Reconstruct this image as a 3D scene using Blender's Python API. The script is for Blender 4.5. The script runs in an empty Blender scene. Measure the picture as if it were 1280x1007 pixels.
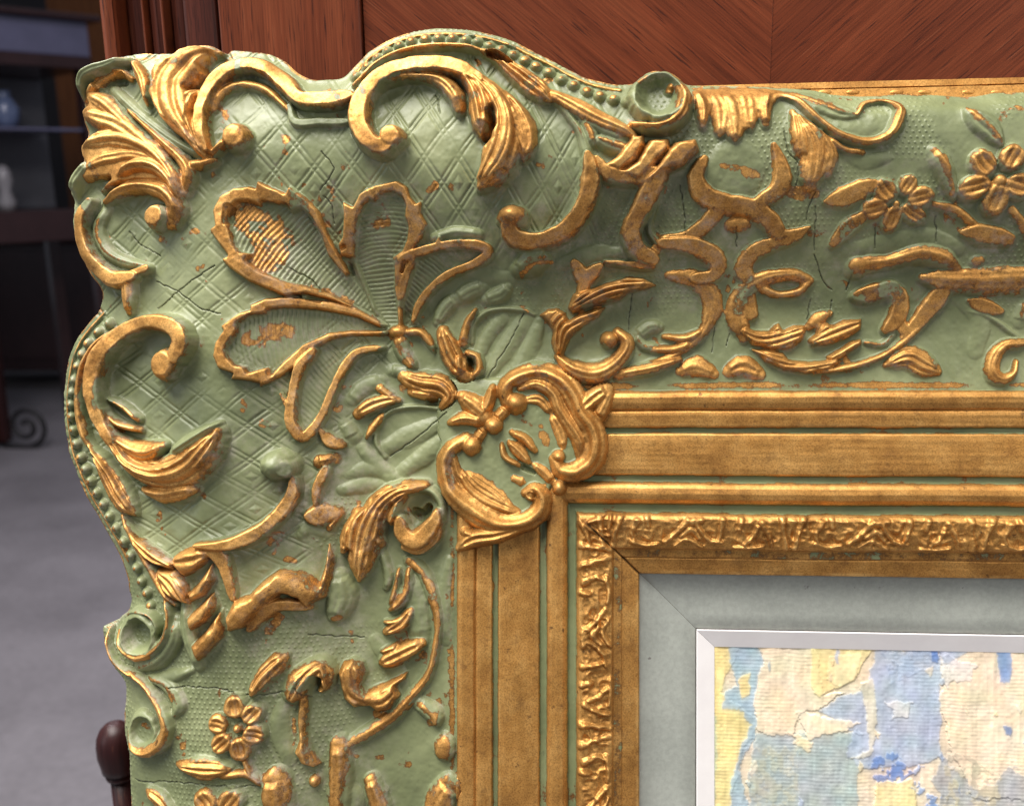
import bpy, bmesh, math, random
import numpy as np
from mathutils import Matrix, Vector

# ------------------------------------------------------------------ camera, world, lamps, exposure
Q = 0.0002                      # one frame unit: 0.2 mm
F = 1229.0                      # focal length in photograph pixels
YAW = math.radians(4.7)         # the camera stands a little right of the frame's axis
LEAN = math.radians(13.0)       # the frame leans back against the cabinet
FRAME_Z = 0.95                  # height of the picture centre above the floor
ROOT = Matrix.Translation((0, 0, FRAME_Z)) @ Matrix.Rotation(-LEAN, 4, 'X')
DIST = F * Q
sc = bpy.context.scene
col = sc.collection
cam_d = bpy.data.cameras.new('camera')
cam = bpy.data.objects.new('camera', cam_d)
col.objects.link(cam)
cam_d.sensor_width = 36.0
cam_d.lens = 36.0 * F / 1280.0
cam_d.clip_start = 0.01
cam_d.clip_end = 60.0
cam.matrix_world = (ROOT @ Matrix.Rotation(YAW, 4, 'Z') @ Matrix.Translation((0, -DIST, 0))
                    @ Matrix.Rotation(math.radians(90), 4, 'X'))
cam_d.dof.use_dof = True
cam_d.dof.focus_distance = DIST - 0.004
cam_d.dof.aperture_fstop = 20.0
sc.camera = cam
CAM = cam.matrix_world.copy()

world = bpy.data.worlds.new('World')
sc.world = world
world.use_nodes = True
world.node_tree.nodes['Background'].inputs[0].default_value = (0.80, 0.85, 1.0, 1)
world.node_tree.nodes['Background'].inputs[1].default_value = 0.20

def area_lamp(name, loc, target, size, size_y, power, color):
    d = bpy.data.lights.new(name, 'AREA')
    d.shape = 'RECTANGLE'; d.size = size; d.size_y = size_y
    d.energy = power; d.color = color
    o = bpy.data.objects.new(name, d)
    o.location = loc
    o.rotation_euler = (Vector(target) - Vector(loc)).to_track_quat('-Z', 'Y').to_euler()
    col.objects.link(o)
    return o
C0 = (0, 0, FRAME_Z)
area_lamp('ceiling_lamp', (-0.45, -0.24, 2.30), C0, 1.5, 0.9, 84.0, (1.0, 0.96, 0.91))
area_lamp('window_lamp', (-1.7, -1.1, 1.5), C0, 0.9, 1.4, 9.0, (0.90, 0.95, 1.0))
area_lamp('shop_lamp', (1.5, -1.3, 1.7), C0, 0.8, 0.8, 11.0, (1.0, 0.95, 0.88))
area_lamp('floor_fill_lamp', (-1.3, 1.5, 2.5), (-1.1, 1.8, 0.0), 1.2, 1.2, 40.0, (0.98, 0.93, 1.0))  # unseen fill added to lighten the floor behind the frame

vs = sc.view_settings
vs.view_transform = 'Standard'
vs.look = 'None'
vs.exposure = 0.0
vs.gamma = 1.0
vs.use_curve_mapping = False

# ------------------------------------------------------------------ node helpers
class NT:
    def __init__(self, name):
        self.m = bpy.data.materials.new(name)
        self.m.use_nodes = True
        self.t = self.m.node_tree
        self.b = self.t.nodes['Principled BSDF']
    def n(self, kind, **kw):
        x = self.t.nodes.new(kind)
        for k, v in kw.items():
            if k.startswith('i_'):
                x.inputs[k[2:].replace('_', ' ')].default_value = v
            else:
                setattr(x, k, v)
        return x
    def l(self, a, b):
        self.t.links.new(a, b)
    def coords(self, scale=(1, 1, 1), rot=(0, 0, 0), src='Object'):
        c = self.n('ShaderNodeTexCoord')
        m = self.n('ShaderNodeMapping')
        m.inputs['Scale'].default_value = scale
        m.inputs['Rotation'].default_value = rot
        self.l(c.outputs[src], m.inputs['Vector'])
        return m.outputs['Vector']
    def noise(self, vec, scale, detail=4, rough=0.55):
        x = self.n('ShaderNodeTexNoise')
        x.inputs['Scale'].default_value = scale
        x.inputs['Detail'].default_value = detail
        x.inputs['Roughness'].default_value = rough
        self.l(vec, x.inputs['Vector'])
        return x.outputs['Fac']
    def ramp(self, fac, stops, interp='LINEAR'):
        x = self.n('ShaderNodeValToRGB')
        x.color_ramp.interpolation = interp
        e = x.color_ramp.elements
        while len(e) < len(stops):
            e.new(0.5)
        for q, (p, c) in zip(e, stops):
            q.position = p
            q.color = (*c, 1) if len(c) == 3 else c
        self.l(fac, x.inputs['Fac'])
        return x.outputs['Color']
    def math(self, op, a, b=None, clamp=False):
        x = self.n('ShaderNodeMath', operation=op, use_clamp=clamp)
        for i, v in enumerate((a, b)):
            if v is None:
                continue
            if isinstance(v, (int, float)):
                x.inputs[i].default_value = v
            else:
                self.l(v, x.inputs[i])
        return x.outputs[0]
    def mix(self, fac, a, b, blend='MIX'):
        x = self.n('ShaderNodeMix', data_type='RGBA', blend_type=blend)
        for s, v in ((x.inputs[0], fac), (x.inputs[6], a), (x.inputs[7], b)):
            if isinstance(v, (int, float)):
                s.default_value = v
            elif isinstance(v, tuple):
                s.default_value = (*v, 1)
            else:
                self.l(v, s)
        return x.outputs[2]
    def step(self, v, lo, hi):
        x = self.n('ShaderNodeMapRange', interpolation_type='SMOOTHSTEP')
        x.inputs['From Min'].default_value = lo
        x.inputs['From Max'].default_value = hi
        self.l(v, x.inputs['Value'])
        return x.outputs['Result']
    def bump(self, h, strength, dist):
        x = self.n('ShaderNodeBump')
        x.inputs['Strength'].default_value = strength
        x.inputs['Distance'].default_value = dist
        self.l(h, x.inputs['Height'])
        self.l(x.outputs[0], self.b.inputs['Normal'])
    def set(self, **kw):
        for k, v in kw.items():
            s = self.b.inputs[k.replace('_', ' ')]
            if isinstance(v, (int, float)):
                s.default_value = v
            elif isinstance(v, tuple):
                s.default_value = (*v, 1)
            else:
                self.l(v, s)
        return self.m

def mat_gilded():
    t = NT('gilded_green_gesso')
    v = t.coords()
    at = t.n('ShaderNodeAttribute', attribute_name='gold').outputs['Fac']
    cr = t.n('ShaderNodeAttribute', attribute_name='crack').outputs['Fac']
    rag = t.noise(v, 700, 9, 0.78)
    rag2 = t.noise(v, 130, 3, 0.5)
    g = t.math('ADD', at, t.math('MULTIPLY', t.math('SUBTRACT', rag, 0.5), 1.7))
    g = t.math('ADD', g, t.math('MULTIPLY', t.math('SUBTRACT', rag2, 0.5), 0.8))
    gf = t.step(g, 0.44, 0.53)
    edge = t.math('SUBTRACT', t.step(g, 0.40, 0.47), t.step(g, 0.50, 0.74), clamp=True)
    # gold: bronze powder, rubbed bright in places
    big = t.noise(v, 85, 6, 0.68)
    gcol = t.ramp(big, [(0.28, (0.30, 0.135, 0.034)), (0.48, (0.52, 0.262, 0.068)), (0.74, (0.76, 0.435, 0.140))])
    grain = t.noise(v, 2600, 2, 0.6)
    gcol = t.mix(0.6, gcol, t.ramp(grain, [(0.30, (0.34, 0.29, 0.22)), (0.52, (0.92, 0.90, 0.86)), (0.72, (1.18, 1.16, 1.1))]), 'MULTIPLY')
    wr = t.n('ShaderNodeAttribute', attribute_name='rubbed').outputs['Fac']
    gcol = t.mix(t.math('MULTIPLY', wr, t.step(t.noise(v, 260, 5, 0.7), 0.35, 0.6)), gcol, (0.86, 0.53, 0.19))
    spots = t.step(t.noise(v, 330, 5, 0.7), 0.63, 0.70)
    gcol = t.mix(t.math('MULTIPLY', spots, 0.75), gcol, (0.09, 0.045, 0.02))
    # green distemper
    gn = t.noise(v, 45, 5, 0.6)
    grn = t.ramp(gn, [(0.3, (0.116, 0.134, 0.062)), (0.5, (0.178, 0.200, 0.094)), (0.75, (0.258, 0.277, 0.140))])
    grn = t.mix(t.math('MULTIPLY', t.step(t.noise(v, 300, 6, 0.75), 0.60, 0.72), 0.45), grn, (0.085, 0.095, 0.05))
    base = t.mix(gf, grn, gcol)
    base = t.mix(t.math('MULTIPLY', edge, 0.75), base, (0.13, 0.055, 0.022))
    blot = t.step(t.noise(v, 210, 7, 0.75), 0.52, 0.68)
    base = t.mix(t.math('MULTIPLY', t.math('MULTIPLY', blot, gf), 0.42), base, (0.16, 0.075, 0.028))
    pale_at = t.n('ShaderNodeAttribute', attribute_name='paleness').outputs['Fac']
    pale_mask = t.math('MULTIPLY', pale_at, t.step(t.noise(v, 420, 6, 0.7), 0.36, 0.66))
    base = t.mix(t.math('MULTIPLY', pale_mask, 0.55), base, (0.47, 0.41, 0.36))  # paler beige mixed in where the slope mask and noise allow
    base = t.mix(cr, base, (0.012, 0.010, 0.008))
    solid = t.math('MULTIPLY', gf, t.math('SUBTRACT', 1.0, t.math('MAXIMUM', cr, t.math('MULTIPLY', pale_mask, 0.7))))
    t.bump(t.math('ADD', t.math('MULTIPLY', t.noise(v, 900, 4, 0.6), 0.6), t.math('MULTIPLY', grain, 0.5)), 0.35, 0.00012)
    rough = t.math('ADD', t.math('MULTIPLY', t.noise(v, 160, 4), 0.30), t.math('ADD', 0.31, t.math('MULTIPLY', solid, 0.06)))
    return t.set(Base_Color=base, Metallic=t.math('MULTIPLY', solid, 0.72), Roughness=rough)

def mat_wood(name, angle, dark=(0.052, 0.012, 0.007), mid=(0.135, 0.033, 0.013), lite=(0.225, 0.065, 0.027), rough=0.36):
    # angle: direction of the grain in the X-Z plane
    t = NT(name)
    c = t.coords(rot=(0, 0, 0))
    r = t.n('ShaderNodeVectorRotate', rotation_type='Y_AXIS')
    r.inputs['Angle'].default_value = angle
    t.l(c, r.inputs['Vector'])
    def st(sx, sz):
        m = t.n('ShaderNodeMapping')
        m.inputs['Scale'].default_value = (sx, 40, sz)
        t.l(r.outputs[0], m.inputs['Vector'])
        return m.outputs[0]
    fig = t.noise(st(5, 90), 1.0, 6, 0.6)
    fine = t.noise(st(32, 1900), 1.0, 3, 0.6)
    por = t.noise(st(70, 1700), 1.0, 2, 0.5)
    c1 = t.ramp(fig, [(0.15, dark), (0.5, mid), (0.88, lite)])
    c1 = t.mix(0.6, c1, t.ramp(fine, [(0.30, (0.30, 0.26, 0.26)), (0.5, (0.85, 0.82, 0.8)), (0.70, (1.35, 1.3, 1.3))]), 'MULTIPLY')
    c1 = t.mix(t.math('MULTIPLY', t.step(por, 0.60, 0.68), 0.8), c1, (0.018, 0.006, 0.005))
    c1 = t.mix(t.math('MULTIPLY', t.step(t.noise(st(30, 1400), 1.7, 2, 0.5), 0.67, 0.73), 0.3), c1, (0.36, 0.14, 0.07))
    t.bump(fine, 0.12, 0.0004)
    return t.set(Base_Color=c1, Roughness=rough, Specular_IOR_Level=0.25)

def mat_plain(name, color, rough=0.5, var=0.25, scale=60, metallic=0.0, bump=0.0):
    t = NT(name)
    v = t.coords()
    n = t.noise(v, scale, 5, 0.6)
    c = t.mix(n, tuple(x * (1 - var) for x in color), tuple(min(1, x * (1 + var)) for x in color))
    if bump:
        t.bump(n, bump, 0.0006)
    return t.set(Base_Color=c, Roughness=rough, Metallic=metallic)

def new_obj(name, me, parent=None, material=None):
    o = bpy.data.objects.new(name, me)
    col.objects.link(o)
    if parent:
        o.parent = parent
    if material:
        me.materials.append(material)
    return o
def tag(o, label=None, cat=None, group=None, kind=None):
    for k, v in (('label', label), ('category', cat), ('group', group), ('kind', kind)):
        if v:
            o[k] = v
    return o

def pix_ray(px, py):
    d = CAM.to_3x3() @ Vector((px - 640.0, -(py - 503.5), -F))
    return CAM.translation, d
def at_y(px, py, Y):
    o, d = pix_ray(px, py)
    return o + d * ((Y - o.y) / d.y)

def box_mesh(name, x0, x1, y0, y1, z0, z1, bevel=0.0, seg=2):
    bm = bmesh.new()
    bmesh.ops.create_cube(bm, size=1)
    for v in bm.verts:
        v.co = Vector(((x0 + x1) / 2 + v.co.x * (x1 - x0), (y0 + y1) / 2 + v.co.y * (y1 - y0), (z0 + z1) / 2 + v.co.z * (z1 - z0)))
    if bevel:
        bmesh.ops.bevel(bm, geom=bm.edges[:], offset=bevel, segments=seg, affect='EDGES', profile=0.5)
    me = bpy.data.meshes.new(name)
    bm.to_mesh(me); bm.free()
    return me
def lathe(name, prof, seg=32):
    bm = bmesh.new()
    rings = []
    for r, z in prof:
        rings.append([bm.verts.new((r * math.cos(2 * math.pi * k / seg), r * math.sin(2 * math.pi * k / seg), z)) for k in range(seg)])
    for a, b in zip(rings, rings[1:]):
        for k in range(seg):
            bm.faces.new((a[k], a[(k + 1) % seg], b[(k + 1) % seg], b[k])).smooth = True
    bm.faces.new(rings[-1]); bm.faces.new(rings[0][::-1])
    me = bpy.data.meshes.new(name)
    bm.to_mesh(me); bm.free()
    return me
def tube(name, pts, r, seg=8):
    bm = bmesh.new()
    rings = []
    P = [Vector(p) for p in pts]
    for i, p in enumerate(P):
        tdir = (P[min(i + 1, len(P) - 1)] - P[max(i - 1, 0)]).normalized()
        s = tdir.orthogonal().normalized() if i == 0 else (s - tdir * s.dot(tdir)).normalized()
        b = tdir.cross(s)
        rr = r[i] if isinstance(r, (list, tuple)) else r
        rings.append([bm.verts.new(p + (s * math.cos(2 * math.pi * k / seg) + b * math.sin(2 * math.pi * k / seg)) * rr) for k in range(seg)])
    for a, b in zip(rings, rings[1:]):
        for k in range(seg):
            bm.faces.new((a[k], a[(k + 1) % seg], b[(k + 1) % seg], b[k])).smooth = True
    bm.faces.new(rings[-1]); bm.faces.new(rings[0][::-1])
    me = bpy.data.meshes.new(name)
    bm.to_mesh(me); bm.free()
    return me

# ------------------------------------------------------------------ the place around the frame
fl = NT('stone_floor')
fv = fl.coords()
fn = fl.noise(fv, 3.0, 5, 0.6)
fc = fl.ramp(fn, [(0.3, (0.16, 0.15, 0.16)), (0.7, (0.25, 0.235, 0.25))])
fc = fl.mix(0.3, fc, fl.ramp(fl.noise(fv, 60, 4), [(0.3, (0.55, 0.55, 0.55)), (0.7, (1.1, 1.1, 1.1))]), 'MULTIPLY')
M_floor = fl.set(Base_Color=fc, Roughness=0.45)
flo = new_obj('floor', box_mesh('floor', -7, 5, -1.5, 8, -0.05, 0.0), None, M_floor)
tag(flo, kind='structure')

# the veneered cabinet the frame leans on: mouldings, stile and a herringbone panel
W_v = mat_wood('mahogany_straight_grain', math.radians(90))
W_d = mat_wood('mahogany_dark_moulding', math.radians(90), (0.018, 0.005, 0.004), (0.062, 0.017, 0.011), (0.13, 0.038, 0.024))
W_l = mat_wood('herringbone_rising', math.radians(-40))
W_r = mat_wood('herringbone_falling', math.radians(41))
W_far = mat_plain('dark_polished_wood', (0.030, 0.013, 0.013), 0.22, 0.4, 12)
CY = 0.062
cx = lambda px: at_y(px, 40, CY).x
cabinet = bpy.data.objects.new('veneered_cabinet', None)
col.objects.link(cabinet)
cabinet.location = (cx(600), CY, 0)
tag(cabinet, 'red brown mahogany cabinet with herringbone veneer panel behind the frame', 'cabinet')
def cab_piece(name, p0, p1, front, back, m, bevel=0.0012, gap=0.0):
    x0, x1 = cx(p0), cx(p1) - gap
    me = box_mesh(name, x0 - cabinet.location.x, x1 - cabinet.location.x, front, back, 0.02, 1.75, bevel)
    return new_obj(name, me, cabinet, m)
cab_piece('moulding', 137, 156, -0.006, 0.03, W_v, 0.0018)
cab_piece('moulding', 156.2, 184, 0.001, 0.03, W_d, 0.0028)
cab_piece('moulding', 184.3, 187, -0.003, 0.03, W_v, 0.0003)
cab_piece('moulding', 187.2, 209, -0.001, 0.03, W_d, 0.0030)
cab_piece('moulding', 209.2, 213, -0.004, 0.03, W_v, 0.0005)
cab_piece('moulding', 213.2, 233, 0.000, 0.03, W_d, 0.0026)
cab_piece('moulding', 233.2, 275, -0.002, 0.03, W_d, 0.0012)
cab_piece('stile', 277.5, 453.5, -0.002, 0.03, W_v, 0.0006)
cab_piece('veneer_panel', 455.3, 965, 0.000, 0.03, W_l, 0.0001)
cab_piece('veneer_panel', 965.15, 1600, 0.0002, 0.03, W_r, 0.0001)
body = new_obj('carcass', box_mesh('carcass', cx(138) - cx(600), cx(1600) - cx(600), 0.0301, 0.40, 0.0, 1.75, 0.002), cabinet, W_v)

# finial post of a chair, low behind the frame's edge
PY = 0.085
pk = at_y(146, 931, PY)
s = (at_y(200, 931, PY).x - at_y(100, 931, PY).x) / 100.0
M_fin = mat_wood('dark_mahogany_turned', math.radians(90), (0.009, 0.003, 0.003), (0.026, 0.008, 0.008), (0.045, 0.014, 0.013), 0.38)
prof = [(11 * s, -pk.z), (12 * s, -190 * s), (12 * s, -46 * s), (16 * s, -42 * s), (17 * s, -38 * s), (13 * s, -36 * s), (20 * s, -32 * s),
        (21 * s, -24 * s), (23.5 * s, -12 * s), (23.5 * s, 2 * s), (22 * s, 12 * s), (18 * s, 21 * s), (12 * s, 27 * s), (5 * s, 30 * s)]
po = bpy.data.objects.new('chair_post', None)
col.objects.link(po)
po.location = (pk.x, PY, 0)
tag(po, 'turned dark wood post with a round knob at the frame\'s lower left edge', 'chair post')
k0 = new_obj('knob', lathe('knob', [(r, z + pk.z) for r, z in prof[3:]]), po, M_fin)
k1 = new_obj('post', lathe('post', [(r, z + pk.z) for r, z in prof[:3]]), po, M_fin)

# far display cabinet at the left, standing at an angle
DY = 3.7
def far_pt(px, py, Y=DY):
    return at_y(px, py, Y)
ang = math.radians(232)
e1 = Vector((math.cos(ang), math.sin(ang), 0))
A = far_pt(112, 60)
dc = bpy.data.objects.new('display_cabinet', None)
col.objects.link(dc)
dc.location = (A.x, A.y, 0)
dc.rotation_euler = (0, 0, ang)
tag(dc, 'dark polished display cabinet with a reflecting frieze, far left', 'cabinet')
zt = far_pt(112, 28).z; zf = far_pt(112, 72).z; zr = far_pt(112, 88).z; zs = far_pt(112, 165).z; zb = far_pt(112, 260).z
L = 1.1; DP = -0.5
M_gl = mat_plain('painted_blue_sheen', (0.10, 0.10, 0.16), 0.16, 0.3, 10)  # bluish reflected light put into the base colour
M_in = mat_plain('grey_interior', (0.10, 0.10, 0.115), 0.5, 0.3, 8)
def dbox(name, x0, x1, y0, y1, z0, z1, m, bv=0.004):
    return new_obj(name, box_mesh(name, x0, x1, y0, y1, z0, z1, bv), dc, m)
dbox('cornice', -0.04, L, DP - 0.02, 0.045, zt, zt + 0.022, W_far)
dbox('frieze', 0, L, DP, 0.0, zf, zt - 0.001, M_gl)
dbox('rail', 0, L, DP, 0.01, zr, zf - 0.001, W_far)
dbox('stile', 0, 0.05, -0.06, 0.008, zb, zr - 0.001, W_far)
dbox('stile', 0.50, 0.58, -0.05, 0.008, zb, zr - 0.001, W_far)
dbox('back_panel', 0, L, DP, DP + 0.02, zb, zr - 0.001, M_in)
dbox('shelf', 0.051, 0.499, DP + 0.021, -0.02, zs, zs + 0.012, M_gl)
dbox('plinth', 0, L, DP, 0.012, zb - 0.12, zb - 0.001, W_far)
for lx in (0.02, 0.55):
    dbox('leg', lx, lx + 0.05, -0.06, -0.01, 0.0, zb - 0.121, W_far)
    dbox('leg', lx, lx + 0.05, DP + 0.01, DP + 0.06, 0.0, zb - 0.121, W_far)
def world_of(x, y, z):
    return Matrix.Translation(dc.location) @ Matrix.Rotation(ang, 4, 'Z') @ Vector((x, y, z))
M_ch = mat_plain('blue_white_china', (0.10, 0.13, 0.22), 0.2, 0.6, 25)
M_wh = mat_plain('white_china', (0.22, 0.21, 0.22), 0.3, 0.2, 20)
va = new_obj('china_vase', lathe('china_vase', [(0.018, 0), (0.032, 0.02), (0.036, 0.05), (0.022, 0.075), (0.015, 0.085), (0.02, 0.095)]), None, M_ch)
va.scale = (1.5, 1.5, 1.5)
va.location = world_of(0.28, -0.18, zs + 0.0125)
tag(va, 'small blue and white china vase on the display cabinet shelf', 'vase')
vb = new_obj('white_figurine', lathe('white_figurine', [(0.02, 0), (0.024, 0.02), (0.014, 0.05), (0.022, 0.075), (0.018, 0.1), (0.008, 0.115)]), None, M_wh)
vb.scale = (1.5, 1.5, 1.5)
vb.location = world_of(0.33, -0.15, zb + 0.0005)
tag(vb, 'white china figurine at the bottom of the display cabinet', 'figurine')

# orange brown wardrobe further off, between display cabinet and mouldings
WY = 5.2
M_or = mat_wood('orange_brown_wood', math.radians(90), (0.07, 0.022, 0.006), (0.17, 0.06, 0.015), (0.26, 0.10, 0.03))
a = at_y(60, 30, WY); b = at_y(230, 30, WY)
zbot = at_y(100, 320, WY).z
wr = bpy.data.objects.new('wardrobe', None)
col.objects.link(wr)
wr.location = ((a.x + b.x) / 2, WY, 0)
tag(wr, 'orange brown wardrobe in the far background beside the mouldings', 'wardrobe')
hw = (b.x - a.x) / 2
new_obj('body', box_mesh('body', -hw, hw, 0, 0.4, 0.12, 2.0, 0.006), wr, M_or)
new_obj('door', box_mesh('door', -hw + 0.03, -0.005, -0.02, -0.001, 0.2, 1.9, 0.006), wr, M_or)
new_obj('door', box_mesh('door', 0.005, hw - 0.03, -0.02, -0.001, 0.2, 1.9, 0.006), wr, M_or)
new_obj('plinth', box_mesh('plinth', -hw, hw, 0.01, 0.39, 0.0, 0.119, 0.006), wr, M_or)

# a low dark sideboard in the shade behind
BY = 4.4
bn = bpy.data.objects.new('sideboard', None)
col.objects.link(bn)
b0 = at_y(-140, 300, BY); b1 = at_y(170, 300, BY); bzt = b0.z
bn.location = ((b0.x + b1.x) / 2, BY, 0)
tag(bn, 'low dark sideboard standing in the shade at far left', 'sideboard')
hw = (b1.x - b0.x) / 2
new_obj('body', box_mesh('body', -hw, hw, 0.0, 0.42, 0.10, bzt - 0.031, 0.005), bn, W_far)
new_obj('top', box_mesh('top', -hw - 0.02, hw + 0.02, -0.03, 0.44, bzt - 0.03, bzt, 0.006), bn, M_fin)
for i in range(3):
    x0 = -hw + 0.02 + i * (2 * hw - 0.04) / 3
    dr = new_obj('door', box_mesh('door', x0, x0 + (2 * hw - 0.04) / 3 - 0.01, -0.018, -0.001, 0.16, bzt - 0.06, 0.006), bn, W_far)
    new_obj('knob', box_mesh('knob', x0 + 0.02, x0 + 0.04, -0.035, -0.0181, bzt * 0.55, bzt * 0.55 + 0.02, 0.006), dr, W_far)
for i in (0, 1):
    for y in (0.01, 0.35):
        new_obj('foot', box_mesh('foot', -hw + i * (2 * hw - 0.06), -hw + i * (2 * hw - 0.06) + 0.06, y, y + 0.06, 0, 0.099, 0.006), bn, W_far)
# dark back wall far behind
wl = new_obj('wall', box_mesh('wall', -7, 5, 6.6, 6.7, 0, 2.6), None, mat_plain('dark_plaster', (0.02, 0.018, 0.02), 0.8, 0.3, 3))
tag(wl, kind='structure')
# table with a scrolled iron foot
o_, d_ = pix_ray(18, 560)
k = -o_.z / d_.z
g = o_ + d_ * k
tb = bpy.data.objects.new('iron_footed_table', None)
col.objects.link(tb)
tb.location = (g.x, g.y, 0)
tag(tb, 'dark side table with scrolled black iron feet on the grey floor', 'table')
M_ir = mat_plain('black_iron', (0.006, 0.005, 0.006), 0.6, 0.3, 30)
u = (at_y(40, 545, g.y).x - at_y(0, 545, g.y).x) / 40.0
sp = []
for i in range(60):
    a_ = i / 59 * 2.6 * 2 * math.pi / 1.6
    r_ = 26 * (1 - i / 59 * 0.82)
    sp.append(((18 + r_ * math.cos(-math.pi / 2 + a_)) * u, 0, (27 + r_ * math.sin(-math.pi / 2 + a_)) * u))
pts = [(-20 * u, 0, 8 * u), (-5 * u, 0, 2.5 * u), (8 * u, 0, 1.8 * u)] + sp
new_obj('scroll_foot', tube('scroll_foot', pts, 3.0 * u), tb, M_ir)
new_obj('leg', box_mesh('leg', -26 * u, -4 * u, -0.02, 0.02, 9 * u, 250 * u, 0.004), tb, M_fin)
new_obj('table_top', box_mesh('table_top', -420 * u, -8 * u, -0.25, 0.2, 251 * u, 268 * u, 0.004), tb, M_fin)
new_obj('leg', box_mesh('leg', -420 * u, -398 * u, -0.02, 0.02, 0, 250 * u, 0.004), tb, M_fin)

# ------------------------------------------------------------------ relief engine: the frame's carved surface
STEP = 1.0
U0, U1, V0, V1 = 60.0, 1362.0, 16.0, 1086.0
NU, NV = int((U1 - U0) / STEP) + 1, int((V1 - V0) / STEP) + 1
GU = (U0 + STEP * np.arange(NU)).astype(np.float32)
GV = (V0 + STEP * np.arange(NV)).astype(np.float32)
UU, VV = np.meshgrid(GU, GV)
rng = np.random.default_rng(7)
sY, cY = math.sin(YAW), math.cos(YAW)

def cam_uv(px, py, h):
    """photograph pixel -> place on the frame's plane, for a point standing h in front of it"""
    dx, dy = px - 640.0, -(py - 503.5)
    rx, ry, rz = -sY * F + cY * dx, dy, -cY * F - sY * dx
    k = (h - F * cY) / rz
    return 640.0 + F * sY + k * rx, 503.5 - k * ry

def vnoise(scale, seed, sx=1.0, sy=1.0):
    r = np.random.default_rng(seed)
    x = (GU - U0) / (scale * sx); y = (GV - V0) / (scale * sy)
    gx, gy = int(x[-1]) + 2, int(y[-1]) + 2
    g = r.random((gy + 1, gx + 1), dtype=np.float32) * 2 - 1
    xi, yi = x.astype(int), y.astype(int)
    fx, fy = x - xi, y - yi
    fx = fx * fx * (3 - 2 * fx); fy = (fy * fy * (3 - 2 * fy))[:, None]
    a = g[yi][:, xi] * (1 - fx) + g[yi][:, xi + 1] * fx
    b = g[yi + 1][:, xi] * (1 - fx) + g[yi + 1][:, xi + 1] * fx
    return a * (1 - fy) + b * fy
def box1(a, r, ax):
    n = 2 * r + 1
    p = np.pad(a, [(r + 1, r) if i == ax else (0, 0) for i in (0, 1)], mode='edge')
    c = np.cumsum(p, axis=ax, dtype=np.float64)
    return ((np.take(c, range(n, c.shape[ax]), ax) - np.take(c, range(0, c.shape[ax] - n), ax)) / n).astype(np.float32)
def blur(a, r, k=3):
    for _ in range(k):
        a = box1(box1(a, r, 0), r, 1)
    return a
def sstep(x, a, b):
    t = np.clip((x - a) / (b - a), 0, 1)
    return t * t * (3 - 2 * t)

# mitred rail coordinate: b runs inwards over the gilt bands, t outwards over the green moulding
BU, BV = cam_uv(570.5, 850, 4)[0], cam_uv(1000, 488.5, 4)[1]
PROF_T = np.array([-60, 0, 30, 70, 105, 140, 180, 220, 255, 290, 325, 360, 400, 450, 520, 640], float)
PROF_H = np.array([-2, -3, -5, -4, 2, 17, 39, 60, 72, 76, 71, 58, 48, 44, 36, 24], float)
_pt = np.arange(-80.0, 700.0, 1.0)
_ph = np.interp(_pt, PROF_T, PROF_H)
for _ in range(3):
    _ph = np.convolve(np.pad(_ph, 9, mode='edge'), np.ones(19) / 19, 'valid')
PROF_T, PROF_H = _pt, _ph
def rail_t(u, v):
    a, b = BU - u, BV - v
    k = 26.0
    m = np.maximum(a, b)
    d = np.abs(a - b)
    return m + np.where((d < k) & (m > 40), (k - d) ** 2 / (4 * k), 0.0)
def base_h(u, v):
    return np.interp(rail_t(u, v), PROF_T, PROF_H)
def P(px, py, H=0.0):
    u, v = cam_uv(px, py, 20.0)
    for _ in range(4):
        u, v = cam_uv(px, py, float(base_h(np.float64(u), np.float64(v))) + H)
    return u, v

def spline(pts, step=1.0):
    p = np.array(pts, float)
    if len(p) == 1:
        p = np.vstack([p[0], p[0] + [0.5, 0, 0]])
    if len(p) == 2:
        p = np.vstack([p[0], (p[0] + p[1]) / 2, p[1]])
    q = np.vstack([2 * p[0] - p[1], p, 2 * p[-1] - p[-2]])
    out = []
    for i in range(1, len(q) - 2):
        p0, p1, p2, p3 = q[i - 1], q[i], q[i + 1], q[i + 2]
        n = max(2, int(np.hypot(*(p2 - p1)[:2]) / step))
        t = np.linspace(0, 1, n, endpoint=False)[:, None]
        out.append(0.5 * (2 * p1 + (p2 - p0) * t + (2 * p0 - 5 * p1 + 4 * p2 - p3) * t ** 2 + (3 * p1 - p0 - 3 * p2 + p3) * t ** 3))
    out.append(p[-1:])
    return np.vstack(out)

def window(u0, u1, v0, v1):
    i0 = max(0, int((u0 - U0) / STEP)); i1 = min(NU, int((u1 - U0) / STEP) + 2)
    j0 = max(0, int((v0 - V0) / STEP)); j1 = min(NV, int((v1 - V0) / STEP) + 2)
    return i0, i1, j0, j1

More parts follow.
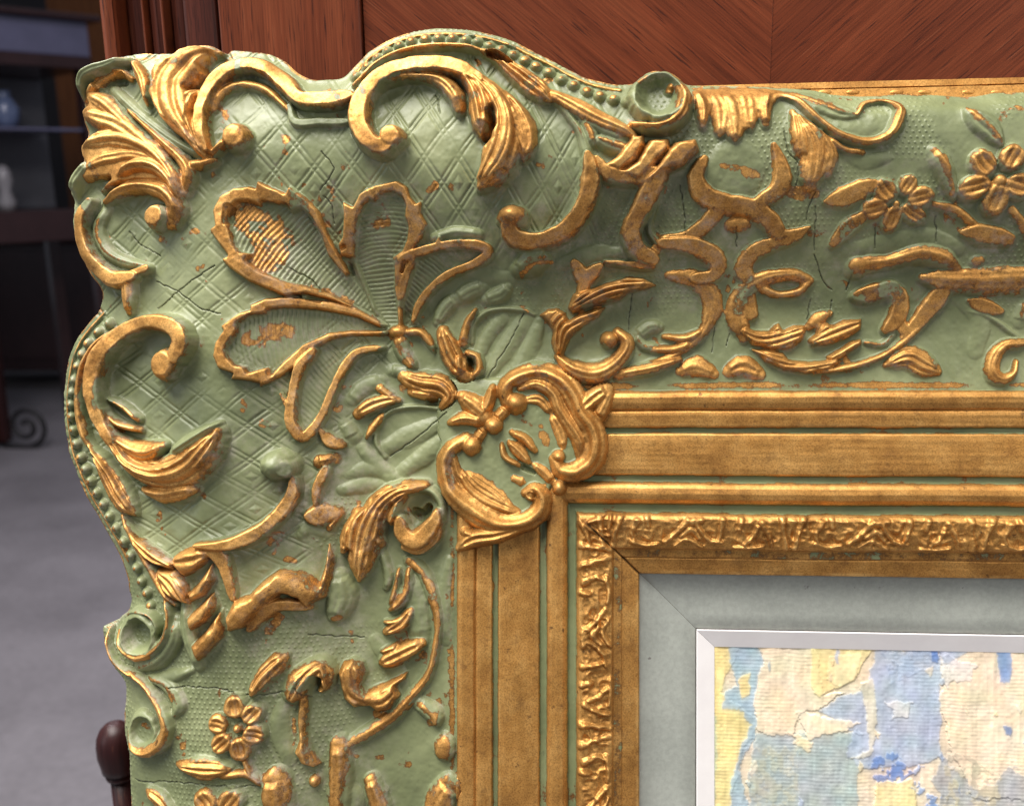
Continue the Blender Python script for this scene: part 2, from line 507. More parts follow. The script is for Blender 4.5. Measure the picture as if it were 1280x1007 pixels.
def stroke_field(sp):
    """normalised distance, signed side and place along a stroke of varying width"""
    rmax = sp[:, 2].max() + 2
    i0, i1, j0, j1 = window(sp[:, 0].min() - rmax, sp[:, 0].max() + rmax, sp[:, 1].min() - rmax, sp[:, 1].max() + rmax)
    if i1 <= i0 or j1 <= j0:
        return None
    D = np.full((j1 - j0, i1 - i0), 9.0, np.float32)
    S = np.zeros_like(D); T = np.zeros_like(D)
    tg = np.gradient(sp[:, :2], axis=0)
    tg /= np.maximum(np.hypot(tg[:, 0], tg[:, 1]), 1e-6)[:, None]
    n = len(sp)
    for k in range(n):
        x, y, w = sp[k]
        w = max(w, 0.8)
        a0, a1, b0, b1 = window(x - w - 1, x + w + 1, y - w - 1, y + w + 1)
        a0 = max(a0, i0); a1 = min(a1, i1); b0 = max(b0, j0); b1 = min(b1, j1)
        if a1 <= a0 or b1 <= b0:
            continue
        dx = (GU[a0:a1] - x)[None, :] / w; dy = (GV[b0:b1] - y)[:, None] / w
        d = np.sqrt(dx * dx + dy * dy)
        sl = (slice(b0 - j0, b1 - j0), slice(a0 - i0, a1 - i0))
        m = d < D[sl]
        D[sl][m] = d[m]
        S[sl][m] = (tg[k, 0] * dy - tg[k, 1] * dx)[m]
        T[sl][m] = k / max(1, n - 1)
    return (slice(j0, j1), slice(i0, i1)), D, S, T

def poly_mask(pts):
    p = np.array(pts, float)
    m = np.zeros((NV, NU), bool)
    for (x0, y0), (x1, y1) in zip(p, np.roll(p, -1, 0)):
        if y0 == y1:
            continue
        lo, hi = min(y0, y1), max(y0, y1)
        j0 = max(0, int(math.ceil((lo - V0) / STEP))); j1 = min(NV, int(math.ceil((hi - V0) / STEP)))
        if j1 <= j0:
            continue
        xs = x0 + (GV[j0:j1] - y0) * (x1 - x0) / (y1 - y0)
        m[j0:j1] ^= GU[None, :] > xs[:, None]
    return m

GSPREAD = 1.08
def HS(x, y):
    return 0.74 if x > 835 else (1.0 if y > 840 else 1.18)
REL = np.zeros((NV, NU), np.float32)          # ornament height over the ground
LAB = np.zeros((NV, NU), np.int32)            # which part owns the cell
GOLD = np.zeros((NV, NU), np.float32)
HOLE = np.zeros((NV, NU), np.float32)
PATCH = np.zeros((NV, NU), np.float32)
CRACK = np.zeros((NV, NU), np.float32)
PARTS = [('rail_ground', None)]               # (name, parent id)
cur = [0]
def orn(name, parent=None):
    PARTS.append((name, parent))
    cur[0] = len(PARTS) - 1
    return cur[0]
PROFS = {
    'r': lambda d: 0.5 * np.sqrt(np.clip(1 - d * d, 0, 1)) + 0.5 * np.clip(1 - d * d, 0, 1),
    'f': lambda d: 1 - (1 - np.clip((1 - d) / 0.42, 0, 1)) ** 2,
    'k': lambda d: np.clip(1 - d, 0, 1) ** 0.75,
    'c': lambda d: np.where(d > 0.74, np.sqrt(np.clip(1 - ((d - 0.74) / 0.26) ** 2, 0, 1)), -0.25 + 1.25 * np.clip(d / 0.74, 0, 1) ** 2.4),
    'u': lambda d: np.where(d > 0.62, np.sqrt(np.clip(1 - ((d - 0.62) / 0.38) ** 2, 0, 1)), 0.74 + 0.26 * np.clip(d / 0.62, 0, 1) ** 2),
}
def rough(D, sl, k=1.0):
    return D * (1 + k * (0.07 * NW1[sl] + 0.06 * NW2[sl] + 0.035 * NW3[sl]))
def put(sl, h, g):
    m = h > REL[sl]
    if (h < 0).any():
        m = m | ((h < 0) & (REL[sl] < 1))
    REL[sl][m] = h[m]
    GOLD[sl][m] = g[m]
    LAB[sl][m & (h > 0.6)] = cur[0]
def parse(pts):
    return [tuple(float(c) for c in q.split(',')) for q in pts.split()]
def S(pts, H, prof='r', g=0.9, n=0, gd=0.28, taper=0.0, gphase=0.0):
    """a moulded stroke: 'x,y,halfwidth ...' in photograph pixels; g is how far down the sides the gilding reaches"""
    q = []
    H = H * HS(*parse(pts)[0][:2])
    for x, y, w in parse(pts):
        u, v = P(x, y, H * 0.75)
        q.append((u, v, w * (1.06 if prof == 'f' else 1.22)))
    sp_ = spline(q)
    if prof == 'f' and len(sp_) > 24:
        k_ = np.arange(len(sp_))
        sp_[:, 2] *= np.clip(0.82 + np.minimum(k_, len(sp_) - 1 - k_) / 30.0, 0, 1)
    f = stroke_field(sp_)
    if f is None:
        return
    sl, D, Sd, T = f
    D = rough(D, sl)
    h = H * PROFS[prof](D)
    if n == 0 and prof == 'r' and H > 9 and max(w for _, _, w in q) > 8 and gd > 0:
        n, gd, gphase = 3, 0.10, 0.15
    if taper:
        h = h * (1 - taper * T)
    ends = np.clip(np.minimum(T, 1 - T) * 9, 0, 1)
    h = h * (0.62 + 0.38 * ends) if prof != 'f' else h
    if n:
        h = h - gd * H * (0.5 + 0.5 * np.cos(2 * np.pi * (n * 0.5 * (Sd + 1) + gphase))) ** 2 * np.clip(1.25 - D, 0, 1) * np.clip(np.minimum(T * 6, (1 - T) * 5), 0, 1)
    h = np.where(D < 1, h, 0)
    gold = np.clip(0.5 + (g * GSPREAD - D + 0.22 * NW0[sl] + 0.12 * NW1[sl]) * 1.3, 0, 1) if g > 0 else np.zeros_like(D)
    put(sl, h.astype(np.float32), np.where(D < 1, gold, 0).astype(np.float32))
def E(x, y, rx, ry, H, prof='r', g=0.9, rot=0.0, n=0):
    """a moulded disc, knob, bead or petal"""
    H = H * HS(x, y)
    u, v = P(x, y, H * 0.7)
    r = max(rx, ry) + 2
    i0, i1, j0, j1 = window(u - r, u + r, v - r, v + r)
    if i1 <= i0 or j1 <= j0:
        return
    sl = (slice(j0, j1), slice(i0, i1))
    dx, dy = UU[sl] - u, VV[sl] - v
    c, s_ = math.cos(math.radians(rot)), math.sin(math.radians(rot))
    a, b = (dx * c + dy * s_) / rx, (-dx * s_ + dy * c) / ry
    D = rough(np.sqrt(a * a + b * b), sl, 0.8)
    h = H * PROFS[prof](np.minimum(D, 1))
    if n:
        h = h - 0.22 * H * (0.5 + 0.5 * np.cos(np.pi * n * b + np.pi)) ** 2 * np.clip(1.2 - D, 0, 1)
    h = np.where(D < 1, h, 0)
    gold = np.clip(0.5 + (g * GSPREAD - D + 0.22 * NW0[sl] + 0.12 * NW1[sl]) * 1.3, 0, 1) if g > 0 else np.zeros_like(D)
    put(sl, h.astype(np.float32), np.where(D < 1, gold, 0).astype(np.float32))
def leaf_plate(pts, H, edge=5.0, g=1.0, spine=None, n=0, gd=0.3, dome=0.0):
    """a flat or domed leaf cut to an outline, with ribs running along a spine"""
    H = H * HS(*parse(pts)[0])
    uv = [P(x, y, H * 0.8) for x, y in parse(pts)]
    c = np.array(uv + uv[:1])
    m = poly_mask(c)
    r = edge + 2
    i0, i1, j0, j1 = window(c[:, 0].min() - 2, c[:, 0].max() + 2, c[:, 1].min() - 2, c[:, 1].max() + 2)
    sl = (slice(j0, j1), slice(i0, i1))
    D = np.full((j1 - j0, i1 - i0), r, np.float32)
    for (x0, y0), (x1, y1) in zip(c, c[1:]):
        a0, a1, b0, b1 = window(min(x0, x1) - r, max(x0, x1) + r, min(y0, y1) - r, max(y0, y1) + r)
        a0 = max(a0, i0); a1 = min(a1, i1); b0 = max(b0, j0); b1 = min(b1, j1)
        if a1 <= a0 or b1 <= b0:
            continue
        L2 = (x1 - x0) ** 2 + (y1 - y0) ** 2 + 1e-9
        gx, gy = GU[None, a0:a1] - x0, GV[b0:b1, None] - y0
        t = np.clip((gx * (x1 - x0) + gy * (y1 - y0)) / L2, 0, 1)
        d = np.hypot(gx - t * (x1 - x0), gy - t * (y1 - y0))
        w = (slice(b0 - j0, b1 - j0), slice(a0 - i0, a1 - i0))
        np.minimum(D[w], d, out=D[w])
    k = np.clip(D / edge * (1 + 0.25 * NW2[sl]), 0, 1)
    h = H * (1 - (1 - k) ** 2.2)
    gold = np.clip(0.70 + 0.25 * NW0[sl] + (k - (1 - g)) * 2, 0, 1) * (1 if g > 0 else 0)
    if spine:
        q = [(*P(x, y, H * 0.8), w) for x, y, w in parse(spine)]
        f = stroke_field(spline(q))
        s2, D2, Sd, T = f
        S2 = np.zeros((NV, NU), np.float32); W2 = np.zeros((NV, NU), np.float32)
        S2[s2] = Sd; W2[s2] = np.clip(1.1 - D2, 0, 1) * np.clip(np.minimum(T * 8, (1 - T) * 6), 0, 1)
        h = h - gd * H * k * (0.5 + 0.5 * np.cos(np.pi * n * (S2[sl] + 1))) ** 2 * np.clip(W2[sl] * 3, 0, 1)
        h = h + dome * H * k * np.sqrt(np.clip(1 - S2[sl] ** 2, 0, 1)) * np.clip(W2[sl] * 3, 0, 1)
    mm = m[sl]
    put(sl, np.where(mm, h, 0).astype(np.float32), np.where(mm, gold, 0).astype(np.float32))
def hole(pts, depth, H=10):
    q = [(*P(x, y, H), w) for x, y, w in parse(pts)]
    f = stroke_field(spline(q))
    if f:
        sl, D, _, _ = f
        HOLE[sl] = np.maximum(HOLE[sl], np.where(D < 1, depth * np.sqrt(np.clip(1 - D * D, 0, 1)), 0))
def patch(pts, a=1.0, H=0):
    """gilding brushed or worn onto the ground without relief"""
    q = [(*P(x, y, H), w) for x, y, w in parse(pts)]
    f = stroke_field(spline(q))
    if f:
        sl, D, _, _ = f
        PATCH[sl] = np.maximum(PATCH[sl], np.where(D < 1, a * np.clip((1 - D) * 1.8, 0, 1), 0))
def worn(pts, a=1.0, H=14):
    q = [(*P(x, y, H), w) for x, y, w in parse(pts)]
    f = stroke_field(spline(q))
    if f:
        sl, D, _, _ = f
        PATCH[sl] = np.minimum(PATCH[sl], np.where(D < 1, -a * np.clip((1 - D) * 1.8, 0, 1), 0))
def crack(pts, w=1.1, seed=0):
    r = np.random.default_rng(sum(map(ord, pts)) if seed == 0 else seed)
    q = [(*P(x, y, 0), 0) for x, y in parse(pts)]
    s_ = spline(q, 5.0)
    s_[1:-1, :2] += r.normal(0, 0.55, (len(s_) - 2, 2))
    s_[:, 2] = w * (0.6 + 0.5 * r.random(len(s_)))
    f = stroke_field(spline([tuple(k) for k in s_]))
    if f:
        sl, D, _, _ = f
        CRACK[sl] = np.maximum(CRACK[sl], np.clip(1.25 - D, 0, 1))
def fan(pts, ax0, ax1, period, depth, lift, g=0.0):
    """the striated web inside a palmette leaf"""
    uv = [P(x, y, lift) for x, y in parse(pts)]
    m = poly_mask(spline([(a, b, 0) for a, b in uv + uv[:1]], 3.0)[:, :2])
    a0, a1 = np.array(P(*ax0)), np.array(P(*ax1))
    d = (a1 - a0) / np.hypot(*(a1 - a0))
    along = (UU - a0[0]) * d[0] + (VV - a0[1]) * d[1]
    across = -(UU - a0[0]) * d[1] + (VV - a0[1]) * d[0]
    along = along + 0.0035 * across ** 2 + NWARP * 1.5
    h = lift + depth * np.cos(2 * np.pi * along / period)
    m &= (REL < 1)
    j, i = np.where(m)
    sl = (slice(j.min(), j.max() + 1), slice(i.min(), i.max() + 1))
    mm = m[sl]
    REL[sl] = np.where(mm, h[sl], REL[sl]); LAB[sl] = np.where(mm, cur[0], LAB[sl]); GOLD[sl] = np.where(mm, g, GOLD[sl])
NWARP = vnoise(22, 90)
NW0 = vnoise(34, 89)
NW1, NW2, NW3 = vnoise(19, 91), vnoise(8, 92), vnoise(3.6, 93)

# ------------------------------------------------------------------ outline and ornaments, traced off the photograph's frame
OUTLINE = ('162,1160 162,1060 162,1007 161,965 161,945 156,937 152,917 151,895 153,875 152,855 142,841 132,827 127,810 124,792 125,784 132,785 '
           '140,781 147,772 160,762 163,748 160,736 158,722 152,703 142,682 132,664 121,645 110,627 100,607 91,585 84,565 80,540 77,507 79,477 84,448 '
           '95,422 108,405 121,389 127,372 124,358 112,342 101,320 94,297 90,278 91,256 83,245 79,236 83,219 92,203 96,195 93,182 99,172 101,162 '
           '96,146 96,134 97,124 92,107 91,95 101,78 120,70 147,64 172,61 200,61 220,57 235,52 255,51 267,56 276,62 290,63 312,64 335,67 355,76 '
           '372,91 390,99 410,99 427,97 437,89 450,75 465,61 490,47 515,39 540,35 565,35 590,37 615,42 640,50 660,60 685,72 707,84 730,95 750,101 '
           '772,105 790,104 796,96 807,86 820,82 835,82 847,87 858,97 866,106 890,107 952,107 980,109 1015,112 1045,118 1090,120 1122,117 1160,117 '
           '1210,120 1247,115 1280,114 1400,112 1500,112 1500,1160')
LATTICE = ('90,50 810,50 815,160 770,220 735,300 640,330 560,320 520,420 470,470 430,560 392,640 380,720 300,770 262,700 200,720 150,700 60,560')

# --- corner acanthus
orn('acanthus_leaf')
leaf_plate('191,80 196,70 207,64 214,67 222,57 235,52 255,51 267,55 263,69 254,82 257,92 246,105 236,111 246,110 250,119 244,132 240,150 245,170 262,193 252,192 233,178 213,163 199,148 189,131 184,117 189,102', 21, 7, 1.0, '256,194,8 216,142,26 212,102,30 236,72,26 264,57,10', 3, .20, .35)
leaf_plate('100,120 120,115 138,120 166,157 201,192 227,228 223,247 210,239 195,229 170,228 142,233 126,243 120,238 137,223 105,228 96,217 105,207 96,195 93,184 102,171 135,164 152,168 135,159 107,153 96,143 95,134 108,129', 15, 6, 1.0)
S('140,112,6 175,145,7 215,175,6 262,200,4', 12, 'r', 0)
S('158,136,3 195,170,5 225,198,8 234,215,9 228,238,7', 17, 'r', .95)
S('236,206,6 252,204,6 268,199,3', 15)
S('252,192,5 222,152,9 206,114,11 218,82,11 244,63,8 266,57,3', 27, 'r', .98, 1, .10)
S('203,112,9 196,88,10 206,66,5', 18)
S('182,128,4 176,98,8 163,74,4', 18)
S('253,193,5 237,168,9 229,140,10 236,120,9 247,112,4', 27, 'r', .95, 2)
S('94,116,5 95,97,8 108,85,9 130,78,8 152,70,6', 26, 'r', 0)
S('104,120,6 118,104,5 132,95,4 150,90,5 162,97,4', 14, 'r', .9)
S('97,140,5 120,147,11 150,158,14 185,186,11 216,218,7', 22, 'r', .98, 2, .14)
S('106,118,7 130,131,12 160,160,10 200,200,8', 20, 'r', .95)
S('95,184,4 115,176,10 150,172,14 185,186,12 210,212,8 224,240,6', 23, 'r', .98, 3, .13)
S('100,212,6 130,199,9 165,194,8 195,204,6 215,228,5 222,246,4', 21, 'r', .98, 2, .12)
S('145,217,6 165,206,9 190,207,9 210,223,7 220,246,5', 28, 'r', .95)
S('84,238,7 92,219,10 106,204,8', 22, 'r', 0)
hole('118,103,5 132,96,8 150,97,7', 8, 14)
orn('scroll')
S('127,250,5 155,235,8 180,232,8 203,239,10 216,256,12 210,272,12', 24, 'r', .95)
E(194, 271, 19, 18, 25, 'f', .97)
# --- left C border under the corner leaf
orn('border_scroll')
S('112,252,8 99,275,9 101,305,11 118,333,12 140,348,12 166,345,8', 20, 'f', .95)
S('165,342,6 183,335,6', 16, 'f')
S('157,350,10 158,372,9 158,388,6', 18, 'r', .9)
S('132,260,6 122,285,8 130,310,8 150,325,7 185,333,4', 11, 'r', .1)
worn('120,262,10 112,258,10', .8)
# --- top border
orn('border_scroll')
S('258,187,5 250,162,8 252,132,9 263,106,10 285,87,11 310,79,11 335,86,11 355,102,11 373,122,10 392,124,12 415,123,12 437,119,9', 22, 'f', .95)
S('265,134,6 280,113,6 305,105,6 330,111,5 352,129,4 364,142,3', 12)
S('362,132,4 369,152,6 400,152,6 434,152,5', 10, 'f', 0)
S('262,193,4 270,185,5 280,176,7', 16)
E(293, 170, 19, 19, 22, 'f', .97)
worn('300,70,5 301,92,5', .7)
worn('420,116,8 426,126,5', .6)
# --- top great scroll with its leaf
orn('scroll')
S('489,176,12 475,184,12 457,172,13 447,146,14 453,120,13 470,99,12 500,84,12 540,79,12 572,84,11 600,98,9', 26, 'f', .93)
E(489, 170, 17, 17, 27, 'f', .97)
S('470,108,3 500,97,4 530,95,5 552,101,9 568,117,10 573,134,6', 22, 'r', .95)
worn('452,110,5 458,120,6', .7)
orn('acanthus_leaf')
leaf_plate('572,80 600,90 617,101 631,119 641,137 644,160 641,190 628,213 612,228 597,235 593,220 599,200 601,182 611,170 616,150 614,137 610,156 600,167 589,161 584,140 583,112', 20, 7, 1.0, '590,88,12 622,118,20 633,150,26 626,190,28 600,232,10', 5, .25, .4)
leaf_plate('628,112 650,133 663,155 667,180 664,196 656,200 649,191 644,176 638,150', 17, 6, .95)
S('578,86,8 595,110,11 602,135,12 603,158,9', 29, 'r', .95, 2)
S('598,95,8 622,118,10 633,150,14 629,185,18 612,215,14 598,232,4', 28, 'r', .95, 4, .2)
S('628,116,7 645,135,9 656,158,12 659,180,9 654,197,4', 20, 'r', .9, 2)
hole('611,140,4 614,155,7 606,168,5', 12, 20)
orn('border_ridge')
S('440,104,3 452,95,4 470,79,4 495,65,4 530,57,4 575,56,4 608,63,3', 17, 'r', .75)
orn('bud')
S('602,60,4 622,70,6 640,84,9 660,99,12 677,113,10 687,123,3', 24, 'r', .85, 4, .25)
S('604,64,3 620,63,3 638,74,3', 22, 'r', .9)
hole('610,65,3 624,70,5 638,77,3', 18, 20)
TOPBEADS = ('442,92 456,80 470,69 482,61 497,54 512,48 530,45 547,44 564,44 581,47 596,49 611,54 626,59 641,65 656,72 670,80 686,87 702,96 717,103 734,111 750,117 767,122 785,126')
for x, y in parse(TOPBEADS):
    orn('bead'); E(x, y, 7.8, 7.8, 11, 'r', .38)
orn('border_ridge')
S('437,94,2.5 450,78,2.5 465,64,2.5 490,50,2.5 515,42,2.5 540,38,2.5 565,38,2.5 590,40,2.5 615,45,2.5 640,53,2.5 660,63,2.5 685,75,2.5 707,87,2.5 730,98,2.5 750,104,2.5 775,108,2.5', 7, 'r', .8)
orn('acanthus_leaf')
S('684,113,6 715,129,10 745,146,11 775,159,8 792,168,5', 20, 'r', .9)
S('728,148,6 755,158,9 780,168,10', 15, 'r', .2)
S('730,150,5 738,165,8 742,178,5', 12, 'r', .3)
S('745,172,5 765,180,10 785,185,7', 13, 'r', .2)
orn('strapwork')
S('692,122,3 712,145,4 727,168,5 735,197,7', 11, 'r', .1)
S('735,193,7 739,222,12 733,248,12 718,275,12 695,294,11 668,302,11 645,298,12 634,284,12', 22, 'f', .97)
E(639, 270, 21, 16, 30, 'r', .85)
S('745,200,8 757,215,10 775,221,9 800,222,9 822,218,11 812,240,13 800,265,13 789,290,13 797,312,12 818,325,10', 17, 'f', .97)
S('830,225,4 820,255,4 812,285,4 822,305,4', 8, 'f', .4)
S('757,327,3 790,331,5 817,331,7', 12, 'f')
orn('fluted_ribbon')
leaf_plate('749,207 769,194 789,169 806,165 808,180 796,201 773,218', 18, 7, 1)
leaf_plate('771,214 796,198 811,171 838,169 840,185 824,203 800,227 784,225', 21, 8, 1)
leaf_plate('799,227 823,201 843,174 872,169 877,185 857,207 831,217 812,230', 23, 8, 1)
# --- cup scroll on the top edge
orn('cup_scroll')
E(824, 118, 36, 37, 27, 'c', 0, 0)
S('790,152,4 812,157,6 832,155,8 850,142,10 857,120,9 849,99,7 834,89,5 818,90,4', 27, 'r', .7)
S('838,88,3 842,98,5 838,112,5', 24, 'r', .85)
S('801,98,3 815,88,3 832,90,3', 26, 'r', .6)
# --- drooping leaves right of the cup
orn('acanthus_leaf')
leaf_plate('865,110 874,132 873,155 880,162 888,150 894,136 896,162 901,171 907,166 918,177 926,166 941,163 946,143 950,152 960,159 967,150 964,137 969,122 984,109 952,106 915,105 877,105', 14, 7, 1)
S('872,112,5 879,133,9 879,156,4', 20, 'r', .88)
S('893,113,10 903,135,13 902,158,8 900,168,3', 17, 'r', .95, 2, .15)
S('908,113,12 917,140,16 919,162,10 920,175,3', 19, 'r', .95, 3, .15)
S('932,113,12 936,138,12 938,158,6', 17, 'r', .95, 2, .15)
S('962,112,6 957,133,8 958,153,6', 20, 'r', .85)
S('870,112,4 900,112,7 945,112,8 978,112,5', 14, 'r', .7, 2)
orn('curled_ribbon')
S('962,130,4 974,117,5 995,122,5 1020,145,5 1050,167,5 1085,177,6 1112,168,6 1124,150,7 1126,133,6 1110,122,4 1085,125,4 1073,141,3', 19, 'r', .75)
S('985,113,6 1020,125,11 1050,138,10 1072,143,4', 13, 'r', .25, 3)
S('1040,155,6 1075,160,12 1100,150,10', 6, 'r', 0)
orn('acanthus_leaf')
leaf_plate('989,136 1001,141 1016,151 1031,164 1043,179 1046,192 1037,208 1031,221 1026,229 1012,237 1003,231 1001,215 1005,197 1001,196 994,197 994,180 993,155', 15, 6, .95, '996,138,8 1015,180,24 1013,234,12', 5, .28, .3)
S('992,138,3 999,165,9 1000,193,4', 19, 'r', .9, 2)
S('1003,150,5 1018,180,14 1018,210,14 1012,234,5', 22, 'r', .92, 4, .22)
S('1025,165,5 1038,190,9 1036,215,6', 18, 'r', .9)
S('1036,173,4 1055,186,4 1079,190,4', 14, 'r', .8)
# --- interlaced strapwork of the top rail
orn('strapwork')
S('881,198,6 870,222,10 880,243,12 908,255,12 940,261,12 962,276,12 974,293,11', 14, 'f', .98)
S('975,296,9 995,294,8 1012,284,3', 12, 'f', .98)
S('1000,296,6 962,307,9 940,318,11 930,335,11 936,352,9', 12, 'f', 1)
S('968,180,4 976,205,9 978,226,12 970,241,11 948,254,9', 14, 'f', .98)
S('902,258,9 892,270,10 874,288,10 855,299,9 832,302,8 816,318,8', 12, 'f', 1)
S('826,304,7 865,307,10 890,318,12 898,332,11 890,346,9 868,348,8', 12, 'f', 1)
E(918, 212, 36, 34, 5, 'u', 0)
orn('boss')
E(923, 281, 18, 10, 12, 'r', .9)
patch('982,238,9 1000,242,11 1020,243,8')
patch('902,208,4 922,212,6 940,222,10 948,226,6')
patch('1035,357,7 1055,356,8'); patch('1040,322,5 1052,320,4')
patch('905,340,6 915,350,6 910,362,5', .8)
# --- C-scroll with fins
orn('scroll')
S('836,344,5 865,348,10 884,362,12 891,385,11 881,412,7 855,437,5 815,456,6 775,468,6', 13, 'r', .95)
S('830,420,3 858,423,6 879,412,4', 11); S('816,437,4 845,436,6 864,428,4', 11)
S('772,468,7 815,460,8 850,449,4', 14)
S('798,418,8 812,408,8 825,408,5', 8, 'r', .05)
S('795,420,5 805,432,6 820,434,4', 7, 'r', .05)
# --- leaf scroll
orn('acanthus_leaf')
leaf_plate('709,384 716,366 740,359 760,351 785,344 805,346 823,355 810,361 787,366 776,376 741,384 716,392', 19, 6, 1, '708,388,8 760,360,17 822,354,8', 5, .3, .3)
leaf_plate('673,393 684,385 696,383 707,389 711,399 725,389 745,383 759,382 749,396 731,407 714,422 703,447 693,444 688,430 690,415 684,404', 17, 6, 1, '696,440,8 704,405,16 756,384,10', 4, .3, .25)
S('718,329,7 731,346,11 750,333,6', 11, 'f', 1); S('731,350,8 728,366,8', 11, 'f', 1)
orn('scroll')
S('697,446,5 715,460,10 740,467,12 763,459,11 781,441,9 784,426,8 772,414,6', 20, 'r', .95)
E(762, 424, 13, 12, 18, 'r', .97)
orn('knob')
S('648,336,9 665,326,15 680,322,8', 17, 'r', .15)
patch('652,344,5 668,332,4 690,327,3', .9, 8)
# --- corner cartouche over the mitre
CARTOUCHE = orn('cartouche')
for q in ('578,495,7 594,508,13 607,519,10', '616,483,4 612,500,7 606,514,7', '562,528,4 580,523,8 602,526,8'):
    S(q, 17, 'r', .97)
E(604, 520, 15, 14, 15); E(617, 532, 13, 12, 20); S('622,522,7 632,512,8', 13); S('604,538,7 598,548,8', 13)
S('633,502,8 632,483,9 650,469,10 678,464,11 702,475,12 717,494,12 726,515,12 738,532,13 744,552,13 740,574,13 721,589,12 702,588,10 693,574,7', 19, 'r', .97, 2, .24, 0, .5)
S('650,486,4 672,480,7 691,492,8 699,511,8 712,531,9 723,549,9 726,568,8', 14, 'r', .97)
E(645, 504, 16, 15, 20, 'r', .97); E(698, 570, 10, 9, 18)
S('726,512,8 744,496,10 757,488,8', 15, 'r', .95, 2); S('748,520,8 757,502,7 762,490,4', 11)
S('583,549,9 563,561,9 555,581,10 562,610,11 580,629,14 605,646,14 630,655,12 658,651,11 675,638,11 678,620,9 668,610,7 656,616,5', 19, 'r', .97, 2, .2, 0, .5)
E(590, 557, 14, 14, 20, 'r', .97); E(664, 618, 9, 9, 17)
S('567,568,5 572,590,7 582,602,6', 10); S('574,588,6 590,613,12 616,630,13 646,641,8', 11, 'r', .95, 3); S('700,492,5 712,515,8 722,540,8', 9, 'r', .9, 2)
S('627,555,3 632,571,4 649,581,3', 15); S('640,540,4 656,548,6 669,563,4', 15); S('636,552,3 648,563,8 661,577,4', 15, 'r', .97)
E(699, 609, 9, 11, 17)
S('573,685,4 592,673,10 620,669,9 652,660,6', 16, 'r', .95, 2); S('580,664,5 592,668,6', 14)
S('668,580,5 678,588,7 690,600,6', 9, 'r', .9)
leaf_plate('546,474 600,472 650,472 692,476 712,508 732,540 737,570 714,594 692,604 678,632 652,648 610,644 570,622 553,590 547,540', 4, 4, 0)
S('585,590,5 600,604,9 618,616,9 634,630,7', 8, 'r', .95, 3); S('690,520,5 700,540,8 704,558,6', 8, 'r', .95, 2); S('655,500,5 675,500,7 688,515,5', 8, 'r', .9, 2); S('640,596,5 655,602,7', 7, 'r', .9); patch('598,600,12 615,613,14 630,628,12', 1, 6); patch('650,520,8 664,528,8', .8, 6); patch('676,534,7 682,552,9', 1, 6); patch('672,495,7 680,510,5', .8, 6); patch('678,602,8', 1, 6)
hole('663,618,4 667,619,4', 5, 14); hole('655,584,4 668,590,3', 6)
# --- bud above the cartouche
orn('bud')
S('552,413,7 559,433,12 567,450,13 580,466,12', 20, 'r', .93, 3)
S('594,386,2 583,405,5 578,428,6', 14)
S('573,445,4 574,462,6', 22); S('583,440,4 596,446,5 599,460,5 590,472,4', 20)
hole('586,449,3 588,461,4', 14, 14)
orn('acanthus_leaf')
S('546,402,5 555,386,9 567,374,7', 9, 'r', 0); S('573,372,8 590,362,10 602,359,8', 9, 'r', 0); S('608,374,7 625,368,9 634,359,6', 9, 'r', 0)
S('590,428,3 592,406,3 606,391,3 627,386,3 655,388,3 667,393,2', 6, 'r', 0)
patch('648,384,4 660,390,3', .8)
# --- palmette
hub = orn('palmette')
E(497, 414, 15, 10, 16, 'r', .97)
S('505,415,5 525,416,6 538,430,5 542,439,2', 12); S('498,420,9 503,440,9 512,453,7 519,459,2', 13)
orn('palmette_leaf')
leaf_plate('474,404 454,394 440,386 415,376 382,368 355,371 335,362 310,352 285,335 274,323 283,319 272,305 260,287 267,281 264,263 272,245 290,234 310,231 318,234 320,224 336,232 355,240 360,231 378,243 396,261 408,289 418,309 438,342 431,346 419,331 408,318 399,293 389,272 377,261 364,267 357,257 345,255 327,252 324,257 310,252 295,253 286,262 284,275 290,291 293,305 301,314 314,316 308,325 322,337 355,350 402,361 440,380 480,407', 12, 3.6, 1.0)
fan('470,392 402,362 334,345 285,318 275,285 280,255 310,243 350,252 380,265 400,295 430,335 470,385', (490, 410), (285, 262), 5.4, 1.0, 1.6)
patch('300,265,16 325,285,30 345,305,34 330,330,18', 1.0); patch('385,358,7 415,368,8 440,376,6', .8)
hole('288,262,6 286,278,5', 5, 4)
orn('palmette_leaf')
leaf_plate('443,322 425,321 421,304 427,295 428,265 426,250 440,257 447,242 460,233 473,229 495,224 508,231 513,245 519,253 526,249 527,267 534,280 528,295 518,312 512,322 506,350 503,385 503,410 497,410 495,385 491,357 492,335 489,321 502,312 507,300 509,283 504,270 506,257 501,246 492,240 477,243 468,252 461,250 455,257 447,273 445,295', 12, 3.6, 1.0)
S('443,325,3 455,355,3 470,392,3', 6, 'r', .05)
fan('498,405 497,350 508,305 515,270 500,240 465,246 445,262 442,300 455,355 485,405', (494, 412), (478, 245), 5.2, 1.0, 1.4)
patch('480,262,14 476,278,18 470,288,10', 1.0)
orn('palmette_leaf')
S('500,325,5 518,317,6 540,310,6 568,305,6 600,307,7 610,317,7 592,330,6 562,342,6 538,361,6 523,382,6 516,401,4', 14, 'f', .95)
S('517,323,4 506,350,6 502,372,4', 13, 'f', .95)
S('542,297,5 570,291,7 598,293,6', 10, 'r', 0)
S('548,303,4 549,297,2', 14, 'f')
fan('505,390 510,345 530,318 600,310 600,320 560,338 535,358 518,385', (500, 405), (600, 312), 5.4, 0.9, 1.4)
orn('palmette_leaf')
